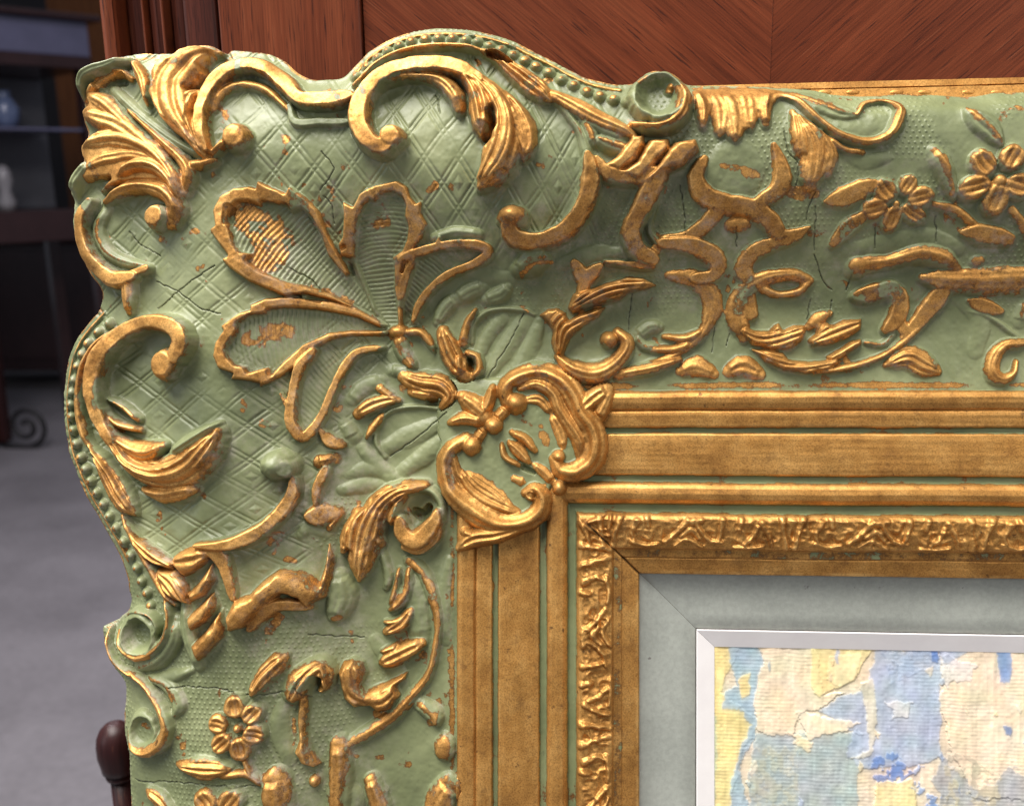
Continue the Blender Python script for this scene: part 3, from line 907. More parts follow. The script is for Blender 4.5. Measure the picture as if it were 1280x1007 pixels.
leaf_plate('484,406 452,387 415,376 365,370 330,372 310,380 310,386 297,390 280,402 273,407 277,413 267,427 264,445 270,460 290,467 285,474 300,475 323,479 321,484 336,480 358,467 381,452 391,437 415,425 440,420 484,419 484,412 437,412 410,415 377,430 352,452 338,467 335,458 310,464 307,457 295,455 285,445 282,435 286,430 297,413 297,404 312,395 332,392 335,387 355,385 380,386 415,390 447,397 475,410', 12, 3.6, 1.0)
fan('480,412 415,386 355,380 310,395 278,430 280,455 335,462 385,435 440,417', (492, 412), (280, 440), 5.2, 1.0, 1.4)
patch('312,425,12 335,420,20 355,415,18', 1.0)
orn('palmette_leaf')
S('392,438,6 374,460,7 366,494,7 363,525,8 374,546,8', 15, 'f', .93)
S('478,434,4 447,440,6 428,462,6 415,490,6 402,520,6 388,540,7 376,548,7', 14, 'f', .93)
fan('470,438 430,455 405,510 385,540 370,525 372,480 395,442', (490, 418), (378, 535), 5.4, 0.9, 1.2)
S('358,505,4 350,492,2', 12, 'f'); S('366,530,4 359,535,2', 12, 'f')
for q in ('370,371,5', '384,374,3 400,377,4'):
    pass
hole('369,370,3 372,370,3', 6, 8); hole('384,373,2.5 400,377,3', 5, 8); hole('428,311,3 431,309,3', 6, 8); hole('436,330,2.5 440,342,2.5', 5, 8); hole('506,328,2.5 503,340,2.5', 5, 8)
# --- green acanthus with gilt tips below the palmette
orn('acanthus_leaf')
S('503,470,8 525,478,13 549,482,14 561,495,9 551,509,5', 17, 'r', .9, 3)
S('513,490,5 540,495,8', 13); S('490,463,7 510,464,9', 7, 'r', 0)
hole('536,502,5 545,503,5', 7, 6)
S('552,511,3 520,508,3 490,513,3 474,530,3 470,552,3 481,571,3', 6, 'r', 0)
orn('acanthus_leaf')
S('446,517,6 465,506,10 485,500,7 498,500,3', 14, 'r', .9, 2); S('473,484,6 489,496,5', 12); S('477,520,5 466,535,6 457,547,2', 12)
S('440,500,8 455,485,10 475,475,8', 7, 'r', 0); S('430,530,7 440,545,9', 6, 'r', 0)
orn('leaf_tip')
S('401,537,4 412,550,9 427,556,7', 11, 'f', .9)
orn('leaf_tip')
S('398,577,8 417,573,7', 13, 'r', .9); S('408,586,7 397,608,7 394,629,4', 13, 'f', .9)
orn('leaf_tip')
S('384,645,6 400,645,15 421,639,10', 11, 'f', .88); S('428,640,3 411,661,4', 11, 'r', .85)
# --- knob and arc of the left strapwork
orn('strapwork')
E(347, 583, 23, 20, 25, 'r', 0); E(357, 586, 13, 14, 24, 'f', 0)
S('368,598,7 363,622,9 343,649,10 315,669,10 280,681,8 243,682,4', 18, 'f', .93)
S('260,688,7 275,697,11 284,720,8 291,747,6', 13, 'f', .95)
leaf_plate('278,772 288,750 307,745 324,728 345,713 371,712 387,720 396,730 402,709 407,679 416,697 414,726 409,747 393,755 380,763 369,750 350,745 333,757 316,778 301,788 280,793', 21, 8, 1, '284,786,12 320,748,18 360,726,18 396,740,14 408,684,6', 1, .12, .15)
S('312,786,6 325,771,9 345,757,9 370,756,8 388,757,7', 13, 'f', .95)
orn('knob')
S('424,722,9 427,748,15 418,770,9', 13, 'r', 0)
patch('416,773,5 424,772,6', .9, 8)
orn('fluted_ribbon')
leaf_plate('230,744 245,728 261,704 267,727 252,747 234,755', 18, 8, 1)
leaf_plate('229,773 245,759 263,741 269,760 257,779 234,792', 20, 8, 1)
leaf_plate('234,808 252,791 272,763 278,790 275,801 258,819 243,832', 21, 9, 1)
S('229,757,6 235,798,9 246,834,6', 12, 'r', 0)
patch('330,802,6 342,780,8 354,765,6', 1.0); patch('340,690,6 352,660,8 330,690,6', .9); patch('358,698,6 370,702,5', .9)
# --- left great scroll
orn('scroll')
S('219,446,13 226,424,14 213,407,13 187,402,11 160,411,12 137,428,13 121,450,13 115,475,13 117,502,12 126,528,10 140,550,8', 26, 'f', .93)
E(204, 455, 21, 21, 27, 'f', .97)
orn('acanthus_leaf')
leaf_plate('125,523 140,545 160,570 180,580 192,580 215,574 235,559 255,544 272,530 277,545 272,566 257,584 236,597 220,603 195,604 170,598 153,582 135,562 124,545', 22, 7, 1.0, '126,532,8 158,578,15 195,594,20 235,582,26 274,538,10', 5, .25, .35)
S('128,535,7 157,577,11 190,592,16 225,586,22 252,563,19 269,539,8', 27, 'r', .9, 4, .22)
S('213,566,7 240,548,9 270,530,4', 24, 'r', 0)
S('128,513,4 147,530,5 172,537,4', 18, 'r', .75); S('133,498,3 152,508,5 170,524,5', 17, 'r', .4)
S('138,545,6 160,560,10 182,566,12 201,557,5', 23, 'r', .85)
S('176,612,4 200,618,10 225,614,12 241,612,5', 18, 'r', .9)
orn('border_ridge')
S('158,408,3 125,424,4 104,452,5 97,485,6 98,520,7 105,548,6 116,564,4', 17, 'r', .88)
orn('bud')
S('106,556,4 124,580,9 138,605,14 151,627,14 164,642,5', 22, 'r', .9, 4, .22)
hole('106,560,3 111,568,5 117,580,3', 16, 18)
LEFTBEADS = ('134,404 120,415 107,429 99,443 93,458 89,475 86,491 85,506 86,521 88,538 92,555 97,572 104,587 110,602 117,617 125,631 133,646 141,661 151,678 160,695 168,711 174,727 181,742 186,757')
for x, y in parse(LEFTBEADS):
    orn('bead'); E(x, y, 7.6, 7.6, 11, 'r', .38)
orn('border_ridge')
S('124,390,2.5 110,406,2.5 98,424,2.5 87,450,2.5 82,478,2.5 80,507,2.5 83,540,2.5 87,565,2.5 94,585,2.5 103,606,2.5 113,626,2.5 124,645,2.5 135,664,2.5 145,682,2.5 155,703,2.5', 7, 'r', .7)
# --- leaves above the left cup
orn('acanthus_leaf')
S('150,645,4 165,672,6 181,700,6 200,735,6 216,756,4', 18, 'r', .85)
leaf_plate('157,660 175,673 200,690 218,704 214,713 197,709 181,702 165,684', 17, 6, 1, '160,664,5 188,690,12 216,708,5', 3, .2, .2)
leaf_plate('194,709 217,712 232,729 235,758 220,753 204,742 193,726', 17, 7, 1, '194,712,8 215,730,16 233,757,6', 4, .2, .2)
leaf_plate('212,696 232,685 248,682 262,689 258,703 242,717 227,723 215,709', 16, 8, 1, '214,702,8 240,700,16 260,692,8', 2, .2, .2)
orn('cup_scroll')
E(172, 794, 29, 30, 20, 'c', 0)
S('203,745,4 209,770,5 205,797,6 187,816,7 167,821,8 150,808,6 143,790,5', 21, 'r', .45)
S('150,773,3 165,765,3 185,768,4 195,782,4 192,798,3', 20, 'r', .2)
S('217,775,8 214,800,11 196,824,11 172,834,8', 14, 'r', .1)
S('127,788,3 131,812,4 146,834,4 167,848,4', 18, 'r', .5)
S('185,848,5 213,846,8 238,838,4', 8, 'r', 0)
orn('cup_scroll')
E(178, 915, 24, 27, 14, 'c', 0)
S('152,838,4 175,853,6 193,877,7 205,905,8 200,928,9 180,941,8 162,935,6 155,917,4', 19, 'r', .6)
S('185,846,5 208,858,9 221,880,9 217,893,5', 13, 'r', .25)
patch('212,868,4 214,876,4', .8, 10); patch('216,892,6', .9, 10)
def flower(cx_, cy_, cr, petals, H=13, g=.85):
    f_ = orn('flower')
    E(cx_, cy_, cr, cr * 1.05, H, 'r', .95)
    for x, y, rx, ry, rot in petals:
        orn('petal', f_)
        dx_, dy_ = x - cx_, y - cy_
        E(x - 0.06 * dx_, y - 0.06 * dy_, max(rx, ry) * 1.18, min(rx, ry) * 1.22, H, 'u', g * 1.2, math.degrees(math.atan2(dy_, dx_)), 4)
flower(296, 911, 6.5, [(293, 882, 13, 12, 80), (316, 891, 12, 11, -30), (319, 918, 12, 11, 20), (300, 938, 13, 11, 90), (275, 930, 13, 11, 140), (270, 905, 11, 11, 190)])
orn('leaf')
S('313,869,4 325,850,10 343,832,11 355,821,4', 17, 'r', .88, 3)
orn('leaf')
S('220,957,4 245,962,12 265,963,12 285,962,4', 15, 'r', .85, 4)
S('276,971,4 305,968,5 327,981,4', 10, 'r', .85); S('304,950,3 312,968,4', 9)
orn('rod')
S('342,978,14 344,1000,15 346,1040,15', 20, 'r', .85)
orn('leaf')
S('183,990,5 198,1003,11 212,1022,9', 14, 'r', .7, 3)
flower(272, 1024, 7, [(255, 1001, 14, 13, 70), (289, 1001, 14, 13, 110), (302, 1024, 13, 12, 0), (242, 1026, 13, 12, 0), (272, 1048, 13, 12, 90)])
# --- hooked leaves of the left rail
orn('hooked_leaf')
leaf_plate('353,873 356,855 366,839 382,829 395,823 408,825 417,837 417,853 411,864 400,871 393,866 395,850 388,862 378,876 362,884', 23, 9, .85, '360,878,10 380,845,18 404,830,14 412,862,6', 4, .22, .2)
leaf_plate('371,872 387,864 385,890 383,915 389,937 403,956 390,962 374,957 365,943 371,927 369,905', 16, 7, .95, '380,870,8 377,915,10 390,958,10', 2, .25, .2)
S('362,872,10 370,851,11 386,836,9 402,831,7 413,842,5 411,857,4', 25, 'r', .7, 2)
hole('398,848,4 400,858,5', 8, 14)
patch('366,900,4 367,930,4', .8, 4)
orn('hooked_leaf')
leaf_plate('420,843 426,829 440,822 453,828 458,842 452,857 458,862 480,854 500,844 511,839 506,851 496,858 502,870 488,889 470,893 460,885 440,888 427,877 423,860', 20, 9, 1, '436,828,12 442,862,18 476,872,16 508,842,6', 3, .15, .25)
orn('arched_stem')
S('436,931,8 460,916,9 490,896,9 515,869,7 535,843,6 545,805,5 547,775,6 540,745,8 528,716,8 512,702,8', 15, 'r', .55)
patch('545,760,6 540,735,6 525,712,8', .9, 10); patch('520,872,5 495,895,6 470,893,8', .9, 10)
orn('acanthus_leaf')
S('510,712,4 509,736,8 499,752,8 487,763,4', 16, 'r', .55); S('498,712,3 494,735,4 488,755,4', 14, 'r', .7)
S('513,763,5 500,780,9 481,791,5', 17, 'r', .9, 2); S('480,778,3 496,776,5 511,765,3', 15, 'r', .6)
S('526,805,6 506,815,11 486,825,11 475,830,4', 18, 'r', .9, 2); S('476,815,3 495,808,5', 15, 'r', .8)
S('515,725,12 520,760,14 525,795,12', 8, 'r', 0)
# --- rolled acanthus at the mitre's left
orn('acanthus_leaf')
leaf_plate('533,610 512,603 490,604 469,613 455,631 438,644 428,661 424,691 436,689 438,706 446,731 458,722 467,703 467,681 477,673 480,660 479,639 486,630 486,650 493,653 501,638 512,620', 19, 7, 1.0, '530,608,8 496,612,16 472,632,22 456,668,28 446,728,12', 6, .28, .35)
S('530,608,6 500,612,10 477,628,14 462,655,17 453,685,16 450,706,13 446,727,3', 25, 'r', .93, 5, .22)
S('447,643,8 435,668,10 427,690,4', 20, 'r', .9, 2)
S('498,626,5 490,645,7 487,655,3', 24)
S('470,668,6 474,680,6', 20)
orn('rolled_scroll')
S('500,648,8 503,665,12 520,675,14 540,656,11 546,640,6', 24, 'f', .93)
S('505,683,6 525,687,7 545,672,6 549,655,5', 14, 'f', .9)
S('508,613,4 535,612,5 550,627,5 553,650,4', 14, 'r', 0)
hole('516,640,5 528,645,8 534,635,5', 14, 14)
S('478,690,4 485,720,6 482,735,4', 8, 'r', 0)
# --- bits near the left bands
orn('bud')
S('524,880,9 540,893,11 546,907,4', 15, 'r', .2); patch('538,905,9 545,890,6', .9, 10)
orn('boss'); E(555, 935, 15, 19, 13, 'r', .93)
orn('boss'); S('560,985,14 548,1005,16 540,1030,12', 13, 'r', .85)
orn('rod'); S('463,977,8 470,995,11 478,1030,12', 17, 'r', .85)
orn('boss'); E(393, 977, 8, 9, 13, 'r', .8)
orn('rod'); S('423,932,11 424,970,12 420,1040,12', 18, 'r', .8)
S('436,985,6 445,1000,8 440,1020,8', 7, 'r', 0)
patch('440,935,8 445,945,5', .8, 6)
for q in ('559,742,3 561,790,5 563,840,4', '562,850,3 563,870,4', '563,880,3 564,905,2'):
    patch(q, .9)
patch('438,790,5 441,802,4', .9); patch('541,850,3 543,860,3', .7)
# --- flowers of the top rail
orn('leaf')
S('1031,253,4 1060,245,13 1092,231,9', 9, 'f', .95)
orn('leaf')
S('1041,306,6 1060,286,11 1082,269,7', 10, 'f', .95)
flower(1121, 255, 5, [(1106, 238, 14, 11, 40), (1136, 230, 11, 9, -50), (1152, 247, 14, 11, -15), (1143, 268, 15, 9, 25), (1115, 275, 14, 10, 100), (1092, 262, 14, 11, 160)], 12, .8)
orn('bud')
S('1170,188,7 1180,205,10 1188,226,8 1194,247,3', 15, 'r', .3)
patch('1182,195,5 1187,215,6 1192,240,4', 1.0, 12)
flower(1251, 227, 9, [(1229, 202, 15, 12, 50), (1267, 195, 14, 13, -60), (1217, 235, 16, 12, 170), (1245, 252, 16, 13, 100), (1277, 233, 15, 13, 0)], 14, .8)
orn('leaf')
S('1211,134,4 1225,148,11 1240,161,11 1253,178,4', 12, 'r', .35, 3)
orn('leaf')
S('1167,255,3 1195,263,5 1220,282,4', 8); S('1203,290,4 1230,293,12 1263,300,9', 10, 'f', .93)
orn('arched_stem'); S('1266,262,4 1280,282,5 1292,310,5', 8)
# --- shelf, hook and rod of the top rail
orn('strapwork')
E(1072, 334, 15, 14, 18, 'r', .85)
S('1072,332,10 1110,327,8 1150,317,10 1180,323,10 1197,336,7', 17, 'r', .7)
orn('strapwork')
S('1070,370,8 1090,367,12 1115,362,11 1126,376,11 1122,396,12 1108,412,8', 13, 'f', .96)
S('1130,425,8 1150,400,11 1170,376,13 1182,360,11', 11, 'f', .93)
S('1122,398,9 1132,415,8 1140,415,7', 11, 'f', 1); S('1118,415,4 1104,430,4 1082,428,3', 9, 'r', .3)
orn('rod')
S('1155,347,5 1185,351,12 1230,352,14 1290,350,15 1330,350,14', 17, 'r', .92)
# --- long acanthus under the C-scroll
orn('scroll')
S('1010,349,6 990,343,7 960,347,8 938,358,10 925,376,12 923,399,12 931,421,8', 15, 'r', .95)
S('1013,351,6 1000,364,5 975,368,4 952,360,5', 13, 'r', .95)
S('935,372,10 938,392,10', 11, 'f', .9)
orn('acanthus_leaf')
leaf_plate('921,414 940,432 970,439 990,437 1003,428 1009,415 1007,405 992,406 980,412 975,402 969,405 962,412 945,412 931,406', 15, 6, 1, '922,412,8 955,424,14 1008,410,12', 4, .3, .3)
leaf_plate('938,435 957,453 980,463 1010,468 1036,464 1051,454 1048,445 1037,449 1010,451 987,449 980,440 957,436', 16, 6, 1, '938,438,6 985,456,13 1050,450,8', 4, .3, .3)
leaf_plate('1010,425 1020,416 1028,404 1036,402 1040,406 1055,399 1079,397 1078,412 1062,423 1040,431 1014,434', 14, 6, 1, '1010,430,6 1045,416,16 1080,402,10', 4, .3, .3)
leaf_plate('1033,445 1052,434 1065,425 1078,422 1079,431 1067,439 1052,449 1038,454', 14, 5, 1, '1034,450,5 1058,436,10 1080,425,6', 3, .3, .3)
S('1012,408,5 1022,399,8 1038,391,4', 11); S('1018,400,4 1026,412,6', 10)
orn('arched_stem')
S('1018,466,3 1065,458,4 1105,444,4 1135,423,5 1157,401,5', 13, 'r', .85)
orn('leaf')
S('1108,456,3 1135,446,13 1155,455,14 1174,464,5', 15, 'r', .9, 4)
orn('leaf')
S('851,464,6 870,458,12 892,467,6', 13, 'r', .93)
orn('leaf')
S('912,464,7 930,458,13 950,467,7', 13, 'r', .93, 2)
orn('scroll')
S('1284,428,5 1257,432,7 1243,450,8 1243,467,8 1255,474,7 1268,467,4 1273,452,3', 14, 'r', .9)
orn('leaf_tip'); S('1210,376,4 1230,383,10 1252,389,5', 8, 'f', .9)
orn('boss'); E(1222, 327, 10, 8, 8, 'r', .8)
orn('arched_stem'); S('1208,388,2.5 1240,398,3 1272,421,3', 6, 'r', 0); S('1280,380,6 1275,400,8', 8, 'r', .3)
# --- beyond the photograph's right and lower edge the pattern goes on
orn('leaf'); S('1300,200,6 1325,220,13 1345,240,6', 13, 'r', .85, 3)
orn('leaf'); S('1305,420,6 1325,440,12 1350,455,6', 13, 'r', .85, 3)
orn('leaf'); S('190,1040,8 210,1060,13 225,1085,6', 14, 'r', .85, 3)
orn('leaf'); S('500,1030,8 520,1050,13 540,1080,6', 14, 'r', .85, 3)

# --- green modelled leaves and folds without gilding
for nm, strokes in (('shell_fold', ['610,470,5 634,432,10 656,400,8', '640,470,5 664,432,9 674,404,6', '596,452,5 606,425,8 628,398,7']),
                    ('acanthus_leaf', ['478,562,7 510,546,11 546,530,8', '498,592,7 530,570,10 556,546,6', '452,560,6 470,580,9 490,600,7']),
                    ('acanthus_leaf', ['436,592,6 468,586,10 500,598,6', '428,612,6 455,606,9 480,606,5', '376,668,5 388,660,8 408,668,5']),
                    ('leaf_fold', ['1058,313,6 1108,305,10 1162,298,9 1200,312,6']), ('leaf_fold', ['560,700,5 553,740,8 556,800,6']),
                    ('leaf_fold', ['470,800,8 500,850,12 480,905,8']), ('leaf_fold', ['352,880,6 350,915,9 362,950,7']),
                    ('leaf_fold', ['1040,180,5 1080,200,8 1110,196,5']), ('leaf_fold', ['1195,370,6 1225,400,10 1220,440,8']),
                    ('leaf_fold', ['700,330,6 740,318,9 780,318,6']), ('leaf_fold', ['560,330,6 600,345,9 640,350,7'])):
    orn(nm)
    for q in strokes:
        S(q, 4.5, 'r', 0)
for q in ('118,75,5 150,68,6 180,64,6 216,60,6', '94,120,5 96,140,6', '93,186,5 98,200,5'):
    patch(q, .9, 18)
patch('838,84,5 854,98,7 860,118,7 850,140,7 828,153,5', .95, 26); patch('800,100,4 814,87,4 830,84,4', .8, 26)
patch('150,812,6 165,822,7 186,820,5', .9, 18); patch('160,936,6 182,943,7 202,930,6', .9, 16)
# --- stamped leaf pattern of the inner gilt band (one motif every 221 units on both rails)
def band_noise():
    al = np.where((VV - BV) < (UU - BU), UU - BU, VV - BV)
    b = np.minimum(UU - BU, VV - BV)
    r1 = 1 - np.abs(vnoise(11, 201)) * 2.4; r2 = 1 - np.abs(vnoise(6, 202)) * 2.4
    w = sstep(b, 154, 160) * (1 - sstep(b, 189, 195))
    return w * (1.9 * np.clip(r1, -0.4, 1) + 1.0 * np.clip(r2, -0.4, 1))
def band_stroke(pts, H, top, off):
    q = []
    for a, b, w in parse(pts):
        a = a + off
        q.append((BU + a, BV + b, w) if top else (BU + b, BV + a, w))
    f = stroke_field(spline(q))
    if f is None:
        return
    sl, D, _, _ = f
    h = np.where(D < 1, H * np.sqrt(np.clip(1 - D * D, 0, 1)), 0)
    REL[sl] = np.maximum(REL[sl], h)
MOTIF = ['0,153,5 2,170,3 6,192,4', '26,153,5 20,172,3 16,192,4', '58,154,4 60,166,3', '80,186,3 96,172,3 108,158,4', '116,157,3 124,172,3 136,184,3', '136,184,3 150,186,2',
         '112,160,5 124,158,4', '150,156,4 148,172,3 146,184,2', '172,156,4 170,168,3', '178,188,3 188,176,3 192,166,3', '92,190,2 108,182,3 126,192,2', '40,186,3 58,190,3 72,188,2',
         '200,190,2 186,192,2 165,192,2', '46,160,5 40,174,3 44,186,2', '196,160,4 205,175,3 210,190,2', '100,178,3 112,170,4 122,180,3']
for top in (True, False):
    k_off = 178.0 if top else 190.0
    for rep in range(-1, 5):
        for mq in MOTIF:
            off = k_off + rep * 221.0
            if max(a for a, _, _ in parse(mq)) + off > 158:
                band_stroke(mq, 4.6, top, off)

REL += np.where(np.minimum(UU - BU, VV - BV) > 150, band_noise(), 0).astype(np.float32)
# --- hairline cracks
for q in ('402,190 417,211 400,238', '404,245 415,258 418,280', '655,392 640,424 622,452 610,472', '560,515 545,527 520,548 488,570', 
          '162,290 175,305 200,320', '196,352 224,366 250,385 275,392', '198,386 240,350 268,332', '1019,240 1010,262 1008,275', '1019,258 1018,312', '1018,318 1030,352 1040,362',
          '850,232 855,262 856,295', '920,285 921,308', '1094,285 1093,310', '1170,270 1169,302', '165,977 230,978 270,982 325,981', '215,857 250,858 285,862', '285,864 330,868 358,862',
          '385,793 420,795 455,796', '375,852 390,870', '790,368 786,400 786,412', '893,410 890,440', '912,418 908,432', '1013,375 1008,400', '1040,375 1036,395', '1063,345 1058,362', '545,120 550,142',
          '980,165 984,190 997,205 995,232', '362,335 390,350 402,362',):
    crack(q, 0.7)

# ------------------------------------------------------------------ assemble the height of the frame
OUT_UV = [P(x, y, 2 if (x < 285 and y < 250) else (8 if 792 < x < 862 else (-6 if 770 < y < 945 else -13))) for x, y in parse(OUTLINE)]
osp = spline([(a, b, 0) for a, b in OUT_UV], 1.0)
inside = poly_mask(osp[:, :2])
DIN = np.full((NV, NU), 60.0, np.float32)
for x, y, _ in osp[::1]:
    i0, i1, j0, j1 = window(x - 46, x + 46, y - 46, y + 46)
    if i1 <= i0 or j1 <= j0:
        continue
    d = np.sqrt((GU[i0:i1] - x)[None, :] ** 2 + (GV[j0:j1] - y)[:, None] ** 2)
    np.minimum(DIN[j0:j1, i0:i1], d, out=DIN[j0:j1, i0:i1])
SD = np.where(inside, DIN, -DIN)

TT = rail_t(UU, VV)
BASE = np.interp(TT, PROF_T, PROF_H).astype(np.float32)
BB = np.minimum(UU - BU, VV - BV)                 # over the gilt bands, growing inwards
TOP = (VV - BV) < (UU - BU)                       # top rail or left rail
BBn = BB + vnoise(160, 31) * 0.7 + vnoise(40, 32) * 0.35
MOULD = (BB < 0)
# rolled outer edge
BASE = BASE - np.where(MOULD, 15 * (1 - sstep(SD, 0, 34)) ** 1.5, 0)

# lattice of double tooled lines on the corner ground
LA, LBp = P(100, 75)
xx, yy = UU - LA, VV - LBp
xx = xx + vnoise(48, 38) * 2.2; yy = yy + vnoise(44, 39) * 2.2
la = (xx + yy) / 1.4142 + 1.5e-4 * (xx - yy) ** 2
ru, rv = UU - 1120.0, VV - 1080.0
lb = np.arctan2(rv, ru)
lb = (lb - math.atan2(-1, -1)) * 960.0
SP = 33.0
ga, gb = (la + 4) % SP, (lb + 9) % SP
def twin(gx):
    d1 = np.abs(gx - 2.8); d2 = np.abs(gx + 2.8 - SP)
    d = np.minimum(np.minimum(d1, np.abs(gx - 2.8 - SP)), np.minimum(d2, np.abs(gx + 2.8)))
    return np.exp(-(d / 1.5) ** 2)
lat_mask = blur(poly_mask([P(*q) for q in parse(LATTICE)]).astype(np.float32), 6, 2)
worn_l = np.clip(0.7 + 0.75 * vnoise(46, 41) + 0.3 * vnoise(15, 40), 0.05, 1.25)
ca, cb = ga - SP / 2, gb - SP / 2
pyr = np.clip(1 - np.maximum(np.abs(ca), np.abs(cb)) / 4.2, 0, 1)
rim_sq = np.exp(-((np.maximum(np.abs(ca), np.abs(cb)) - 5.4) / 1.1) ** 2)
pil = np.clip(1 - (np.maximum(np.abs(ca), np.abs(cb)) / 14.5) ** 4, 0, 1)
lattice = (-1.35 * np.maximum(twin(ga), twin(gb)) + 0.45 * pil) * worn_l + (1.3 * pyr - 0.35 * rim_sq) * sstep(vnoise(38, 47), -0.1, 0.5)
# stippled ground on the rails: rows of small punched dots
st_u, st_v = UU + NWARP * 2.0, VV + vnoise(30, 43) * 2.0
rowi = np.floor(st_v / 6.2)
stip = np.clip(np.cos(2 * np.pi * (st_u / 6.8 + 0.5 * (rowi % 2))), 0, 1) * np.clip(np.cos(2 * np.pi * (st_v / 6.2 - 0.5)), 0, 1)
stip_mask = sstep(vnoise(70, 44) + 0.55 * vnoise(22, 45), -0.35, 0.25) * (1 - lat_mask) * sstep(TT, 60, 130)
ground = lat_mask * lattice + stip_mask * stip * 1.15
ground = ground + vnoise(90, 50) * 1.6 + vnoise(26, 51) * 0.9 + vnoise(9, 52) * 0.35 + vnoise(4, 53) * 0.16

free = 1 - np.clip(blur(REL, 1, 1) / 2.5, 0, 1)
bod = REL * (1 + 0.06 * vnoise(17, 60)) + np.clip(REL, 0, 3) / 3 * (vnoise(9, 61) * 0.45 + vnoise(4, 62) * 0.3 + vnoise(30, 63) * 0.7)
bod = np.where(BB < 140, 0.86, 1.0) * (0.35 * bod + 0.65 * blur(bod, 1, 1))
fil = np.where(MOULD, 0.20 * blur(REL, 4, 2), 0)
fil2 = np.where(BB < 140, 0.16 * blur(REL, 10, 2), 0)
kc = np.where(LAB == CARTOUCHE, sstep(BB, -40, 0), 0)
BASE = BASE * (1 - kc) + 5 * kc
Hh = BASE + np.where(MOULD, (1 - kc) * ground * (0.08 + 0.92 * free), 0) + bod + fil * free + fil2
Hh = Hh - HOLE

# gilt bands
def band_profile(b):
    xs = np.array([-1, 0, 1.2, 3, 8, 15, 21, 22.6, 23.6, 24.6, 26, 30, 43, 44.6, 46, 51, 52.4, 54, 60, 78, 96, 102, 103.6, 105, 112, 113.4,
                   115, 119, 126, 133, 137, 138.6, 140.5, 148.5, 150.5, 153, 157, 163, 180, 194, 195.6, 196.6, 206, 207, 208.5, 226, 228], float)
    ys = np.array([-3, -2, 4, 6.5, 8.5, 7.5, 4.8, 3.4, -0.5, 2.2, 3.6, 4, 2.6, 1.4, -5, -5, 0.5, 1.8, 2.4, 2.2, 1.4, 0.4, -0.6, -6, -6, 0.5,
                   4.2, 7.4, 8.6, 6.8, 3.2, 1.2, -5.5, -5.5, 2.0, 7.5, 10.0, 8.4, 3.2, -1.5, -6.0, -7.5, -9.0, -11.5, -10.5, -14.5, -15.5], float)
    return np.interp(b, xs, ys)
BP = band_profile(BBn).astype(np.float32)
grain_t = np.where(TOP, vnoise(3.2, 70, 14, 1), vnoise(3.2, 71, 1, 14)) * 0.16 + vnoise(7, 72) * 0.10
BP = BP + grain_t + vnoise(60, 73) * 0.5
Hh = np.where(MOULD, Hh, np.where((LAB > 0) & (BB < 150), 5 + bod + fil2, BP + np.where(BB > 150, bod, 0)) - HOLE)
# outer wall and sight edge
SDs = blur(SD.astype(np.float32), 1, 1)
sgy, sgx = np.gradient(SDs, STEP)
sgl = np.maximum(np.hypot(sgx, sgy), 1e-3)
out = SDs < 0.35
tgt = np.where(SDs > -1.2, 0.0, -0.5)
MU = np.where(out & (SDs > -6), (tgt - SDs) * sgx / sgl, 0)
MV = np.where(out & (SDs > -6), (tgt - SDs) * sgy / sgl, 0)
Hh = np.where(out, Hh - 2.0, np.where(SDs < 1.6, Hh - 0.8, Hh))
Hh = np.where(SDs < -1.2, Hh - 45 - np.clip((-SDs - 1.2) / 2.4, 0, 1) * 80, Hh)
Hh = np.where(BB > 228, Hh - np.clip((BB - 228) / 2.2, 0, 1) * 26, Hh)
mit = np.abs((VV - BV) - (UU - BU)) / 1.414 + vnoise(8, 80) * 0.5
mitre = np.exp(-(mit / 1.0) ** 2) * sstep(BB, 158, 166) * (BB < 229)
Hh = Hh - mitre * 3.2 - CRACK * 2.4

# gilding
gold = np.where(LAB > 0, GOLD, 0)
gold = np.where(MOULD, gold, np.where((LAB > 0) & (BB < 150), GOLD, 1.0))
grv = ((BBn > 45.4) & (BBn < 52)) | ((BBn > 104.4) & (BBn < 113)) | ((BBn > 139.6) & (BBn < 150.2))
gold = np.where(grv & ((LAB == 0) | (BB > 135)), 0.12 + 0.30 * vnoise(24, 82), gold)
gold = np.where((BBn > 196) & (BBn < 207) & ~MOULD, 0.62 + 0.3 * vnoise(18, 83), gold)
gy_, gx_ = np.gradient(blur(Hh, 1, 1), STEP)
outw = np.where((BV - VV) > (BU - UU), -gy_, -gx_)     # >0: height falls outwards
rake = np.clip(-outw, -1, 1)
gold = gold - np.where(MOULD & (LAB > 0), 0.42 * np.clip(-rake - 0.25, 0, 1), 0)
strip = np.exp(-((BBn + 6.5) / 4.0) ** 2) * (0.92 + 0.7 * vnoise(30, 84))
gold = np.maximum(gold, np.where(MOULD & (LAB == 0), strip, 0))
PATCH = np.where(PATCH > 0, np.clip(PATCH * (0.80 + 0.55 * vnoise(13, 94) + 0.55 * vnoise(5, 95) + 0.3 * vnoise(2.6, 96)), 0, 1), PATCH)
gold = np.where(PATCH > 0, np.maximum(gold, PATCH * 0.95), gold + PATCH)
gold = np.where(MOULD, gold * 0.90, gold)
rub = sstep(vnoise(26, 140) + 0.5 * vnoise(9, 141), 0.62, 0.95) * (0.55 + 0.4 * vnoise(4, 142)) * np.where(lat_mask > 0.5, 1.0, 0.8)
gold = np.maximum(gold, np.where(MOULD & (LAB == 0), rub, 0))
rimg = np.clip(1.1 - np.maximum(SD, 0) / 4.5, 0, 1) * (0.55 + 0.55 * vnoise(40, 87) + 0.35 * vnoise(11, 88))
gold = np.maximum(gold, np.where(MOULD, rimg, 0))
gold = gold - 0.40 * sstep(vnoise(36, 85) + 0.6 * vnoise(13, 86), 0.62, 1.1) * MOULD
